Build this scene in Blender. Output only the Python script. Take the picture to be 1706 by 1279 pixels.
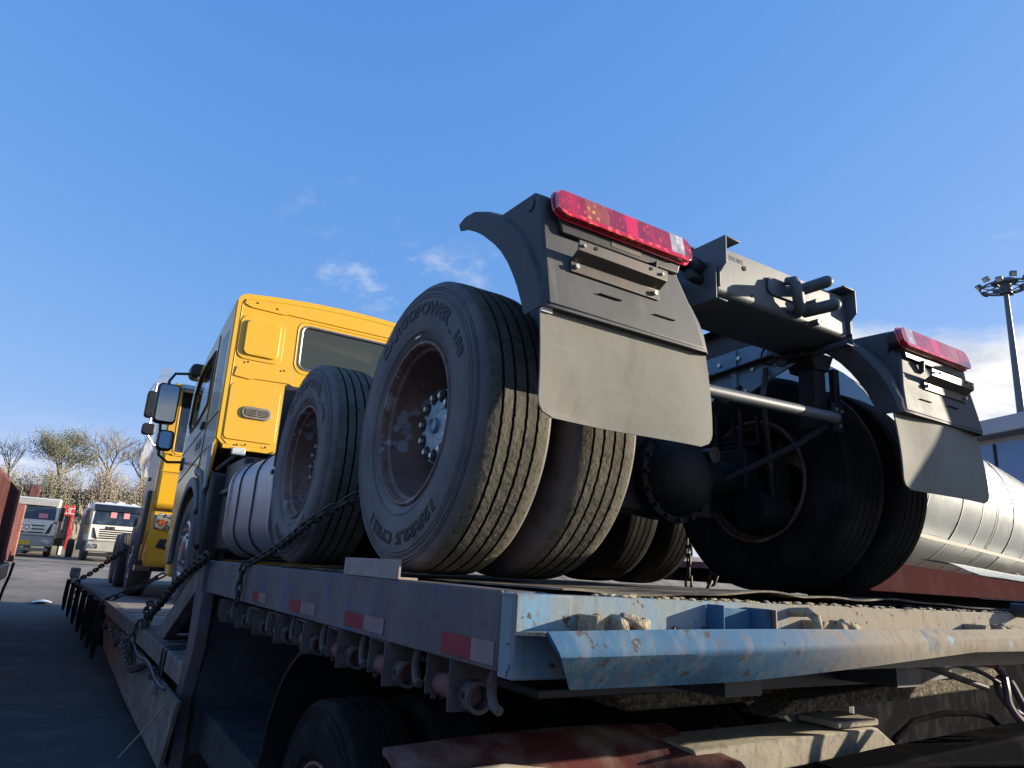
import bpy, bmesh, math, random
from mathutils import Vector, Matrix, noise
random.seed(7)
for o in list(bpy.data.objects): bpy.data.objects.remove(o)
scene = bpy.context.scene
COL = scene.collection
R = math.radians
# ------------------------------------------------------------ camera
yaw, pitch, roll, FPX = R(31.351), R(15.089), R(3.423), 1160.14
cy, sy, cp, sp = math.cos(yaw), math.sin(yaw), math.cos(pitch), math.sin(pitch)
fw = Vector((sy*cp, cy*cp, sp)); rt = Vector((cy, -sy, 0)); up = rt.cross(fw)
cr, sr = math.cos(roll), math.sin(roll)
r2 = cr*rt + sr*up; u2 = -sr*rt + cr*up
cam = bpy.data.objects.new('camera', bpy.data.cameras.new('camera')); COL.objects.link(cam)
m = Matrix((r2, u2, -fw)).transposed().to_4x4(); m.translation = Vector((-2.2188, -2.3034, 0.0141))
cam.matrix_world = m
cam.data.sensor_width = 36; cam.data.lens = FPX/1706*36; cam.data.clip_start = .05; cam.data.clip_end = 3000
scene.camera = cam
# ------------------------------------------------------------ sun and sky
SUN_AZ, SUN_EL = R(112), R(13)          # azimuth clockwise from +Y
S = Vector((math.sin(SUN_AZ)*math.cos(SUN_EL), math.cos(SUN_AZ)*math.cos(SUN_EL), math.sin(SUN_EL)))
sl = bpy.data.lights.new('sun', 'SUN'); sl.energy = 4.6; sl.angle = R(.5); sl.color = (1, .88, .70)
so = bpy.data.objects.new('sun', sl); COL.objects.link(so); so.rotation_euler = (-S).to_track_quat('-Z', 'Y').to_euler()
so.location = (20, -10, 20)
W = bpy.data.worlds.new('World'); scene.world = W; W.use_nodes = True
nt = W.node_tree; N = nt.nodes; L = nt.links; N.clear()
def wn(t, **k):
    n = N.new(t)
    for a, b in k.items(): setattr(n, a, b)
    return n
def wmath(op, a, b=None, c=None):
    n = wn('ShaderNodeMath', operation=op)
    for i, v in enumerate((a, b, c)):
        if v is None: continue
        if isinstance(v, (int, float)): n.inputs[i].default_value = v
        else: L.new(v, n.inputs[i])
    return n.outputs[0]
def wstep(v, a, b):
    n = wn('ShaderNodeMapRange', interpolation_type='SMOOTHSTEP'); L.new(v, n.inputs[0])
    n.inputs[1].default_value = a; n.inputs[2].default_value = b
    return n.outputs[0]
sky = wn('ShaderNodeTexSky', sky_type='NISHITA'); sky.sun_disc = False
sky.sun_elevation = SUN_EL; sky.sun_rotation = SUN_AZ
sky.air_density = 1.0; sky.dust_density = .4; sky.ozone_density = 3.0
tc = wn('ShaderNodeTexCoord'); sep = wn('ShaderNodeSeparateXYZ'); L.new(tc.outputs['Generated'], sep.inputs[0])
X, Y, Z = sep.outputs
zz = wmath('ADD', wmath('MAXIMUM', Z, 0), .12)
cmb = wn('ShaderNodeCombineXYZ'); L.new(wmath('DIVIDE', X, zz), cmb.inputs[0]); L.new(wmath('DIVIDE', Y, zz), cmb.inputs[1])
def wnoise(scale, off, detail=8, rough=.6, st=(1, 1, 1)):
    mp = wn('ShaderNodeMapping'); mp.inputs['Location'].default_value = off; mp.inputs['Scale'].default_value = st
    L.new(cmb.outputs[0], mp.inputs[0])
    n = wn('ShaderNodeTexNoise'); n.inputs['Scale'].default_value = scale; n.inputs['Detail'].default_value = detail
    n.inputs['Roughness'].default_value = rough; L.new(mp.outputs[0], n.inputs['Vector'])
    return n.outputs[0]
az = wmath('ARCTAN2', X, Y)             # clockwise from +Y
wisp = wstep(wnoise(5.5, (3.1, .6, 0), 9, .62, (1, .75, 1)), .50, .74)
patch = 0
for (a0, z0, ra, rz, k0) in ((.42, .385, .18, .06, .55), (.27, .41, .10, .09, .38), (.29, .465, .06, .04, .35), (.52, .40, .14, .05, .55), (1.2, .42, .06, .03, .3)):
    dd = wmath('ADD', wmath('POWER', wmath('DIVIDE', wmath('SUBTRACT', az, a0), ra), 2), wmath('POWER', wmath('DIVIDE', wmath('SUBTRACT', Z, z0), rz), 2))
    patch = wmath('MAXIMUM', patch, wmath('MULTIPLY', wmath('SUBTRACT', 1, wstep(dd, .0, 1.3)), k0))
wisp = wmath('MULTIPLY', wisp, patch)
low = wstep(wnoise(.9, (1.2, 4.4, 0), 8, .6), .36, .66)
low = wmath('MULTIPLY', wmath('MULTIPLY', low, wmath('SUBTRACT', 1, wstep(Z, .06, .17))), .75)
bank = wstep(wnoise(1.5, (7.3, 2.2, 0), 9, .6), .22, .42)
edge = wmath('ADD', Z, wmath('MULTIPLY', wmath('SUBTRACT', wnoise(2.6, (2, 9, 0), 6), .5), .16))
bank = wmath('MULTIPLY', bank, wmath('SUBTRACT', 1, wstep(edge, .275, .335)))
bank = wmath('MULTIPLY', bank, wstep(az, .80, 1.02))
cl = wmath('MAXIMUM', wmath('MAXIMUM', wisp, low), bank)
shade = wstep(wnoise(3.2, (5, 1, 0), 7, .6), .3, .7)
ccol = wn('ShaderNodeMix', data_type='RGBA'); L.new(shade, ccol.inputs[0])
ccol.inputs[6].default_value = (2.5, 2.7, 3.1, 1); ccol.inputs[7].default_value = (4.7, 4.6, 4.45, 1)
ss = wn('ShaderNodeSeparateColor'); L.new(sky.outputs[0], ss.inputs[0])
hs = wn('ShaderNodeCombineColor')
for i_, (e_, k_) in enumerate(((.85, .80), (.48, 1.22), (.25, 2.50))):
    L.new(wmath('MULTIPLY', wmath('POWER', ss.outputs[i_], e_), k_), hs.inputs[i_])
mix = wn('ShaderNodeMix', data_type='RGBA'); L.new(cl, mix.inputs[0]); L.new(hs.outputs[0], mix.inputs[6]); L.new(ccol.outputs[2], mix.inputs[7])
bg = wn('ShaderNodeBackground'); bg.inputs[1].default_value = .111; L.new(mix.outputs[2], bg.inputs[0])
wo = wn('ShaderNodeOutputWorld'); L.new(bg.outputs[0], wo.inputs[0])
vs = scene.view_settings; vs.view_transform = 'Standard'; vs.look = 'None'; vs.gamma = 1; vs.use_curve_mapping = False; vs.exposure = 1.2

# ------------------------------------------------------------ materials
MATS = {}
DULL = {'beam_shaded', 'trailer_front', 'trailer_beam', 'dirt', 'grease', 'dusty_frame', 'red_dusty', 'mat_rubber', 'wood', 'ground', 'flap_rubber', 'red_primer', 'trailer_dirty', 'tyre_tread', 'tyre_shaded', 'maroon', 'pink_rail', 'black_cloth', 'matt_black'}
def M(name, col, rough=.6, metal=0, layers=(), bump=None, coat=0, spec=.5, alpha=None, trans=0, space='Object'):
    spec = 0 if name in ('beam_shaded', 'matt_black', 'pink_rail', 'maroon') else .08 if name in DULL else spec
    mt = bpy.data.materials.new(name); mt.use_nodes = True; t = mt.node_tree; n = t.nodes; l = t.links
    b = n['Principled BSDF']
    b.inputs['Base Color'].default_value = (*col, 1); b.inputs['Roughness'].default_value = rough
    b.inputs['Metallic'].default_value = metal; b.inputs['Coat Weight'].default_value = coat
    b.inputs['Coat Roughness'].default_value = .06; b.inputs['Specular IOR Level'].default_value = spec
    b.inputs['Transmission Weight'].default_value = trans
    if alpha is not None: b.inputs['Alpha'].default_value = alpha
    tcn = n.new('ShaderNodeTexCoord')
    cur = None; rcur = None
    def nz(scale, st=(1, 1, 1), detail=6, kind='noise', off=(0, 0, 0), rgh=.6):
        mp = n.new('ShaderNodeMapping'); mp.inputs['Scale'].default_value = st; mp.inputs['Location'].default_value = off
        l.new(tcn.outputs[space], mp.inputs[0])
        if kind == 'brick':
            x = n.new('ShaderNodeTexBrick'); x.inputs['Scale'].default_value = scale; x.inputs['Mortar Size'].default_value = .018; l.new(mp.outputs[0], x.inputs['Vector']); return x.outputs['Fac']
        if kind == 'vor':
            x = n.new('ShaderNodeTexVoronoi'); x.inputs['Scale'].default_value = scale; l.new(mp.outputs[0], x.inputs['Vector'])
            sx = n.new('ShaderNodeSeparateColor'); l.new(x.outputs['Color'], sx.inputs[0]); return sx.outputs[0]
        x = n.new('ShaderNodeTexNoise'); x.inputs['Scale'].default_value = scale; x.inputs['Detail'].default_value = detail
        x.inputs['Roughness'].default_value = rgh
        l.new(mp.outputs[0], x.inputs['Vector']); return x.outputs[0]
    for i, ly in enumerate(layers):
        f = nz(ly.get('s', 5), ly.get('st', (1, 1, 1)), ly.get('d', 6), ly.get('k', 'noise'), ly.get('off', (i*3.3, i*1.7, 0)))
        mr = n.new('ShaderNodeMapRange'); l.new(f, mr.inputs[0]); mr.inputs[1].default_value = ly.get('lo', .4); mr.inputs[2].default_value = ly.get('hi', .65)
        mr.inputs[4].default_value = ly.get('f', 1)
        fac = mr.outputs[0]
        if 'ramp' in ly:
            ax, a, c = ly['ramp']; sp_ = n.new('ShaderNodeSeparateXYZ'); l.new(tcn.outputs[space], sp_.inputs[0])
            r_ = n.new('ShaderNodeMapRange'); r_.interpolation_type = 'SMOOTHSTEP'; l.new(sp_.outputs['XYZ'.index(ax)], r_.inputs[0]); r_.inputs[1].default_value = a; r_.inputs[2].default_value = c
            mu = n.new('ShaderNodeMath'); mu.operation = 'MULTIPLY'; l.new(fac, mu.inputs[0]); l.new(r_.outputs[0], mu.inputs[1]); fac = mu.outputs[0]
        mx = n.new('ShaderNodeMix'); mx.data_type = 'RGBA'; l.new(fac, mx.inputs[0])
        if cur is None: mx.inputs[6].default_value = (*col, 1)
        else: l.new(cur, mx.inputs[6])
        mx.inputs[7].default_value = (*ly['c'], 1); cur = mx.outputs[2]
        if 'r' in ly:
            m2 = n.new('ShaderNodeMix'); l.new(fac, m2.inputs[0])
            if rcur is None: m2.inputs[2].default_value = rough
            else: l.new(rcur, m2.inputs[2])
            m2.inputs[3].default_value = ly['r']; rcur = m2.outputs[0]
    if cur: l.new(cur, b.inputs['Base Color'])
    if rcur: l.new(rcur, b.inputs['Roughness'])
    if bump:
        bs = bump if isinstance(bump, list) else [bump]; prev = None
        for q in bs:
            h = nz(q[0], q[3] if len(q) > 3 else (1, 1, 1), 5, q[4] if len(q) > 4 else 'noise')
            bp = n.new('ShaderNodeBump'); bp.inputs['Strength'].default_value = q[1]; bp.inputs['Distance'].default_value = q[2]
            l.new(h, bp.inputs['Height'])
            if prev: l.new(prev, bp.inputs['Normal'])
            prev = bp.outputs[0]
        l.new(prev, b.inputs['Normal'])
    MATS[name] = mt; return mt
DUST = (.40, .35, .27)
M('yellow', (.73, .395, .012), .36, layers=[dict(c=(.62, .35, .03), s=3, lo=.45, hi=.75, f=.35), dict(c=(.50, .36, .15), s=18, lo=.58, hi=.8, f=.35, r=.55), dict(c=(.56, .36, .10), s=3, st=(5, 1, .35), lo=.52, hi=.75, f=.35, r=.5)], coat=.45, bump=(1.5, .02, .02))
M('tyre_side', (.072, .066, .070), .66, layers=[dict(c=(.20, .17, .158), s=3.5, lo=.35, hi=.7, f=.85, r=.8), dict(c=(.13, .115, .10), s=34, lo=.52, hi=.75, f=.45), dict(c=(.03, .028, .03), s=7, lo=.55, hi=.7, f=.55), dict(c=(.16, .14, .14), s=5, st=(30, 1, 1), lo=.5, hi=.6, f=.25)], bump=[(60, .15, .004), (14, .15, .006)])
M('tyre_tread', (.10, .095, .076), .85, layers=[dict(c=(.155, .147, .116), s=9, lo=.4, hi=.65, f=.8), dict(c=(.055, .05, .04), s=26, lo=.56, hi=.7, f=.75), dict(c=(.05, .045, .04), s=48, d=10, lo=.60, hi=.64, f=.85)], bump=[(45, .7, .008), (120, .3, .003)])
M('tyre_shaded', (.014, .013, .013), .75, layers=[dict(c=(.035, .031, .028), s=6, lo=.45, hi=.7, f=.8)], bump=(40, .3, .005))  # darker copy of the tyre rubber, standing in for shade on unlit wheels
M('tyre_groove', (.012, .011, .010), .9)
M('tyre_letters', (.008, .008, .009), .6)
M('rim_rust', (.15, .085, .065), .6, .05, layers=[dict(c=(.25, .14, .095), s=6, lo=.45, hi=.7, f=.8), dict(c=(.30, .29, .31), s=7, d=12, lo=.57, hi=.59, f=.75, r=.5), dict(c=(.055, .032, .026), s=22, lo=.5, hi=.7, f=.7)], bump=[(40, .35, .004)])
M('hub_paint', (.22, .32, .37), .4, .2, layers=[dict(c=(.15, .22, .27), s=20, lo=.45, hi=.7, f=.8), dict(c=(.26, .30, .31), s=50, lo=.55, hi=.7, f=.5)], bump=(60, .2, .003))
M('dark_steel', (.022, .025, .031), .5, .0, layers=[dict(c=(.07, .068, .062), s=8, lo=.5, hi=.75, f=.6, r=.75), dict(c=(.05, .03, .02), s=16, lo=.6, hi=.75, f=.5)], bump=(30, .12, .004))
M('frame_paint', (.072, .085, .10), .5, .0, layers=[dict(c=(.105, .118, .128), s=5, st=(14, 1, 1.2), lo=.5, hi=.75, f=.55), dict(c=(.10, .11, .118), s=14, lo=.55, hi=.8, f=.4, r=.7), dict(c=(.05, .055, .06), s=40, lo=.6, hi=.7, f=.6)], bump=(50, .12, .003))
M('bluegrey_steel', (.17, .26, .33), .4, .1, layers=[dict(c=(.12, .18, .24), s=9, lo=.45, hi=.7, f=.6)], bump=(40, .1, .003))
M('fender_plastic', (.034, .036, .038), .58, layers=[dict(c=(.078, .083, .086), s=6, lo=.35, hi=.75, f=.75, r=.75), dict(c=(.11, .105, .09), s=60, lo=.55, hi=.75, f=.3), dict(c=(.13, .12, .10), s=5, st=(5, 5, .6), lo=.58, hi=.72, f=.5)], bump=[(260, .35, .0015), (9, .06, .01)])
M('flap_rubber', (.205, .20, .168), .68, layers=[dict(c=(.24, .235, .20), s=4, lo=.4, hi=.7, f=.8), dict(c=(.16, .155, .13), s=30, lo=.56, hi=.75, f=.35), dict(c=(.26, .25, .215), s=6, st=(1, 1, 14), lo=.55, hi=.7, f=.35), dict(c=(.13, .125, .105), s=3.2, st=(2.5, 1, .8), lo=.56, hi=.74, f=.55), dict(c=(.20, .19, .155), s=90, lo=.68, hi=.72, f=.5)], bump=[(5, .12, .02), (200, .12, .001)])
def facet(name, c, bright, rough=.12):  # bright cells paint the sparkle of the prisms into the lens colour
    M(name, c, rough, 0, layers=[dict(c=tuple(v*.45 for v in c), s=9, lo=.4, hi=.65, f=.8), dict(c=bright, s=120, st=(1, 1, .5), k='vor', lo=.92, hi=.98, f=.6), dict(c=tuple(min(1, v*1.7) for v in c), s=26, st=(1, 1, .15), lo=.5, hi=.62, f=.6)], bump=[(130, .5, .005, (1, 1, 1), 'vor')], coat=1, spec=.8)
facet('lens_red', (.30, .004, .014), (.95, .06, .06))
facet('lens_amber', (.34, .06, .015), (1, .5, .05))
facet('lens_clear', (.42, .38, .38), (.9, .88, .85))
M('lens_strip', (.72, .006, .05), .12, coat=1, layers=[dict(c=(.5, .004, .03), s=40, st=(8, .3, .3), lo=.4, hi=.6)], spec=.8)
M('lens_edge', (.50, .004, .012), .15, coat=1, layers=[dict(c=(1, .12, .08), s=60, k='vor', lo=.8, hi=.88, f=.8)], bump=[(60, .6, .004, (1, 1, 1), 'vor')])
M('black_plastic', (.012, .012, .014), .45, layers=[dict(c=(.05, .047, .043), s=12, lo=.5, hi=.8, f=.5, r=.7)], bump=(90, .12, .002))
M('black_gloss', (.014, .015, .018), .18, coat=.4)
M('bolt_zinc', (.55, .52, .45), .35, .8)
M('bright_steel', (.45, .45, .45), .28, .9, layers=[dict(c=(.2, .18, .15), s=30, lo=.5, hi=.7, f=.5, r=.6)])
M('bracket_steel', (.075, .066, .057), .5, .25, layers=[dict(c=(.13, .08, .055), s=7, st=(3, 1, 1), lo=.45, hi=.7, f=.7, r=.6), dict(c=(.05, .045, .04), s=20, lo=.5, hi=.7, f=.5)])
M('glass', (.075, .10, .085), .04, 0, alpha=.5, coat=1)
M('glass_dark', (.012, .016, .02), .05, 0, coat=1, layers=[dict(c=(.06, .065, .07), s=2.2, lo=.45, hi=.6, f=.6)])
M('mirror', (.20, .235, .27), .03, 1)
M('chrome', (.72, .72, .74), .12, 1)
M('headlamp', (.62, .64, .68), .12, .7, coat=1, bump=[(30, .8, .008, (1, 1, 1), 'vor')], layers=[dict(c=(.12, .13, .15), s=22, k='vor', lo=.55, hi=.6, f=.9)])
M('aluminium', (.40, .40, .43), .42, .7, layers=[dict(c=(.24, .22, .225), s=4, st=(1, 12, 1), lo=.4, hi=.7, f=.6, r=.42)], bump=(8, .06, .01))
M('interior', (.06, .075, .062), .8, layers=[dict(c=(.13, .15, .11), s=3, lo=.45, hi=.6, f=.7)])
BL = [dict(c=(.16, .31, .43), s=3.5, lo=.4, hi=.7, f=.8), dict(c=(.16, .075, .04), s=6, st=(5, 5, .7), lo=.56, hi=.7, f=.75, r=.85), dict(c=(.12, .05, .03), s=30, lo=.62, hi=.7, f=.7, r=.85)]
M('trailer_front', (.10, .26, .42), .55, layers=BL+[dict(c=(.25, .25, .215), s=4, st=(2.5, 2.5, .8), lo=.30, hi=.55, f=.8, r=.9), dict(c=(.29, .25, .19), s=5, lo=.2, hi=.4, f=.92, r=.9, ramp=('X', -.75, -.1)), dict(c=(.20, .16, .12), s=22, lo=.56, hi=.7, f=.5), dict(c=(.08, .045, .032), s=30, d=9, lo=.63, hi=.645, f=.9), dict(c=(.16, .13, .10), s=5, st=(4, 4, .5), lo=.55, hi=.72, f=.5)], bump=[(18, .3, .006), (80, .25, .003)])
M('trailer_beam', (.038, .105, .20), .75, layers=[dict(c=(.05, .135, .22), s=4, lo=.4, hi=.65, f=.8), dict(c=(.10, .15, .185), s=11, st=(1, 1, .4), lo=.52, hi=.66, f=.6), dict(c=(.12, .075, .055), s=7, st=(3.5, 3, .6), lo=.57, hi=.70, f=.65, r=.85), dict(c=(.21, .215, .205), s=6, st=(4, 3, .5), lo=.5, hi=.75, f=.6, r=.85), dict(c=(.075, .05, .038), s=26, d=9, lo=.615, hi=.63, f=.8, r=.9), dict(c=(.29, .245, .18), s=7, st=(2, 2, .9), lo=.30, hi=.48, f=.95, r=.92, ramp=('X', -.62, .05)), dict(c=(.22, .175, .13), s=24, st=(1, 1, .5), lo=.5, hi=.62, f=.7, ramp=('X', -.6, -.15)), dict(c=(.25, .42, .5), s=8, st=(2, 2, .8), lo=.66, hi=.7, f=.7, ramp=('X', -.4, .1))], bump=[(6, .2, .012), (90, .15, .003)])
M('trailer_side', (.088, .074, .076), .6, layers=[dict(c=(.04, .06, .13), s=3.2, st=(1, 1.6, 1), lo=.52, hi=.64, f=.85), dict(c=(.10, .055, .042), s=30, d=9, lo=.60, hi=.62, f=.8, r=.9), dict(c=(.17, .145, .14), s=5, st=(1, 1.4, .7), lo=.42, hi=.7, f=.7, r=.85), dict(c=(.17, .085, .06), s=8, st=(1, 4, .8), lo=.55, hi=.7, f=.7, r=.85)], bump=[(16, .25, .006), (80, .25, .003)])
M('trailer_dirty', (.15, .125, .115), .8, layers=[dict(c=(.26, .22, .185), s=5, lo=.4, hi=.65, f=.8), dict(c=(.08, .05, .04), s=14, lo=.52, hi=.7, f=.7), dict(c=(.20, .09, .07), s=3, lo=.56, hi=.7, f=.6)], bump=[(22, .4, .008), (90, .3, .003)])
M('winch_steel', (.085, .07, .066), .8, spec=.2, layers=[dict(c=(.145, .118, .105), s=7, lo=.42, hi=.68, f=.8), dict(c=(.06, .034, .028), s=25, lo=.54, hi=.66, f=.8)], bump=[(40, .4, .005)])
M('beam_shaded', (.045, .019, .020), .9, layers=[dict(c=(.07, .033, .033), s=5, lo=.5, hi=.75, f=.6)], bump=(40, .25, .003))  # primer red darkened in its base colour to stand in for shade
M('red_primer', (.17, .075, .075), .7, layers=[dict(c=(.27, .16, .15), s=8, lo=.45, hi=.7, f=.7), dict(c=(.09, .06, .055), s=20, lo=.55, hi=.7, f=.6)], bump=(60, .3, .003))
M('sticker_red', (.22, .022, .035), .35, layers=[dict(c=(.22, .06, .06), s=14, lo=.5, hi=.7, f=.6)], bump=(120, .15, .002))
M('sticker_white', (.22, .16, .165), .45, layers=[dict(c=(.22, .10, .09), s=16, st=(1, 1, 1), lo=.48, hi=.64, f=.85)], bump=(120, .15, .002))
M('angle_steel', (.26, .20, .175), .7, layers=[dict(c=(.35, .29, .24), s=6, st=(1, 3, 10), lo=.4, hi=.65, f=.7)], bump=(60, .2, .003))
M('mat_rubber', (.06, .055, .048), .85, layers=[dict(c=(.30, .26, .19), s=6, lo=.4, hi=.65, f=.85)], bump=[(50, .4, .005)])
M('dirt', (.36, .31, .225), .95, layers=[dict(c=(.20, .165, .12), s=30, lo=.45, hi=.65, f=.8), dict(c=(.08, .065, .05), s=70, lo=.55, hi=.65, f=.7)], bump=[(45, .9, .012), (140, .6, .005)])
M('grease', (.10, .085, .06), .75, layers=[dict(c=(.27, .225, .15), s=40, lo=.42, hi=.6, f=.85), dict(c=(.03, .026, .02), s=80, lo=.5, hi=.62, f=.8)], bump=[(60, 1, .02), (160, .8, .008)])
M('dusty_frame', (.36, .33, .26), .9, layers=[dict(c=(.27, .235, .18), s=6, lo=.4, hi=.65, f=.8), dict(c=(.13, .11, .09), s=25, lo=.55, hi=.7, f=.6)], bump=(40, .4, .006))
M('red_dusty', (.10, .03, .028), .75, layers=[dict(c=(.25, .20, .155), s=5, lo=.46, hi=.68, f=.7)], bump=(40, .25, .005))
M('wood', (.24, .215, .19), .85, layers=[dict(c=(.36, .33, .29), s=6, st=(1, 9, 4), lo=.4, hi=.65, f=.8), dict(c=(.10, .085, .07), s=9, st=(.6, 12, 3), lo=.55, hi=.7, f=.7)], bump=[(12, .4, .006, (.6, 10, 3))])
M('chain', (.045, .04, .036), .55, .5, layers=[dict(c=(.13, .085, .05), s=40, lo=.5, hi=.7, f=.8, r=.8)])
M('red_hose', (.40, .045, .05), .45, layers=[dict(c=(.2, .10, .09), s=12, lo=.5, hi=.7, f=.6)])
M('black_hose', (.02, .018, .02), .7, layers=[dict(c=(.12, .10, .085), s=10, lo=.5, hi=.75, f=.5)])
M('mauve_hose', (.075, .045, .05), .5, layers=[dict(c=(.12, .095, .09), s=12, lo=.5, hi=.7, f=.6)])
M('tank_sheet', (.28, .305, .305), .42, .45, layers=[dict(c=(.28, .29, .29), s=2.5, lo=.4, hi=.7, f=.7, r=.34), dict(c=(.33, .32, .28), s=10, st=(1, 1, 3), lo=.58, hi=.75, f=.5, r=.6)], bump=[(1.6, .12, .03)])
M('tank_band', (.55, .53, .46), .5, .2)
M('concrete_grey', (.42, .42, .42), .8, layers=[dict(c=(.5, .5, .49), s=3, lo=.4, hi=.7, f=.6)])
M('blue_glass', (.035, .13, .30), .08, 0, coat=1, layers=[dict(c=(.07, .2, .4), s=1.5, lo=.4, hi=.7, f=.6)])
M('sticker_yellow', (.7, .62, .12), .5)
M('mast_paint', (.11, .135, .15), .5, .3)
M('lamp_glass', (.6, .62, .6), .1, .3)
M('white_cab', (.82, .80, .70), .4, coat=.3, layers=[dict(c=(.66, .62, .50), s=2, lo=.4, hi=.7, f=.8, r=.7)])
M('grey_bumper', (.28, .28, .26), .7, layers=[dict(c=(.38, .35, .28), s=3, lo=.4, hi=.7, f=.8)])
M('orange', (.70, .30, .02), .45)
M('plate_yellow', (.80, .50, .02), .5)
M('red_truck', (.50, .035, .03), .5, layers=[dict(c=(.3, .12, .09), s=3, lo=.5, hi=.7, f=.6)])
M('tailgate', (.24, .21, .18), .8, layers=[dict(c=(.13, .10, .085), s=6, lo=.45, hi=.65, f=.7)])
M('white_paint', (.8, .78, .75), .5)
M('pink_card', (.72, .25, .28), .6)
M('tarp', (.50, .50, .56), .8, layers=[dict(c=(.68, .66, .64), s=2, lo=.4, hi=.6), dict(c=(.25, .27, .42), s=3, lo=.52, hi=.65, f=.8)])
M('maroon', (.12, .05, .05), .75, layers=[dict(c=(.17, .095, .09), s=3, lo=.45, hi=.7, f=.8), dict(c=(.11, .055, .05), s=7, st=(1, 3, .5), lo=.52, hi=.7, f=.7)], bump=(20, .2, .01))
M('pink_rail', (.27, .12, .11), .7, layers=[dict(c=(.32, .2, .17), s=4, lo=.45, hi=.7, f=.7)])
M('ground', (.065, .063, .064), .9, layers=[dict(c=(.40, .35, .28), s=.5, lo=.2, hi=.5, f=.9, ramp=('Y', 13, 30)), dict(c=(.10, .095, .09), s=.35, lo=.35, hi=.65, f=.5), dict(c=(.05, .048, .046), s=2.5, k='brick', lo=.5, hi=.6, f=.4), dict(c=(.045, .04, .036), s=.9, lo=.62, hi=.74, f=.6), dict(c=(.14, .125, .11), s=1.6, lo=.5, hi=.7, f=.6), dict(c=(.19, .17, .145), s=9, lo=.55, hi=.75, f=.4)], bump=[(6, .3, .02), (50, .4, .008)])  # near ground darkened as if shaded, far ground paled as if sunlit
M('bark', (.17, .13, .09), .9, layers=[dict(c=(.27, .22, .16), s=6, lo=.4, hi=.6)])
M('twig', (.20, .175, .135), .9)
M('leaf_olive', (.13, .13, .075), .8)
M('leaf_tan', (.30, .255, .185), .85)  # greyed and lightened in its colour to stand in for distant haze
M('leaf_pale', (.36, .325, .25), .85)
M('leaf_green', (.17, .175, .10), .8)
M('bush_mass', (.20, .165, .10), .95, layers=[dict(c=(.12, .11, .06), s=2, lo=.4, hi=.6)])
M('paper', (.75, .74, .72), .8)
M('black_cloth', (.018, .018, .02), .9)
M('matt_black', (.010, .010, .011), .9, layers=[dict(c=(.03, .027, .025), s=5, lo=.5, hi=.7, f=.7)])
M('axle_black', (.009, .010, .012), .6, spec=.3, layers=[dict(c=(.03, .026, .022), s=9, lo=.5, hi=.75, f=.7, r=.85)], bump=(25, .4, .006))
M('pale_overlay', (.46, .44, .41), .25, alpha=.45)  # translucent pale layer laid over the yellow cab sides
M('wrapping', (.30, .29, .29), .5, alpha=.45)

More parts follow.
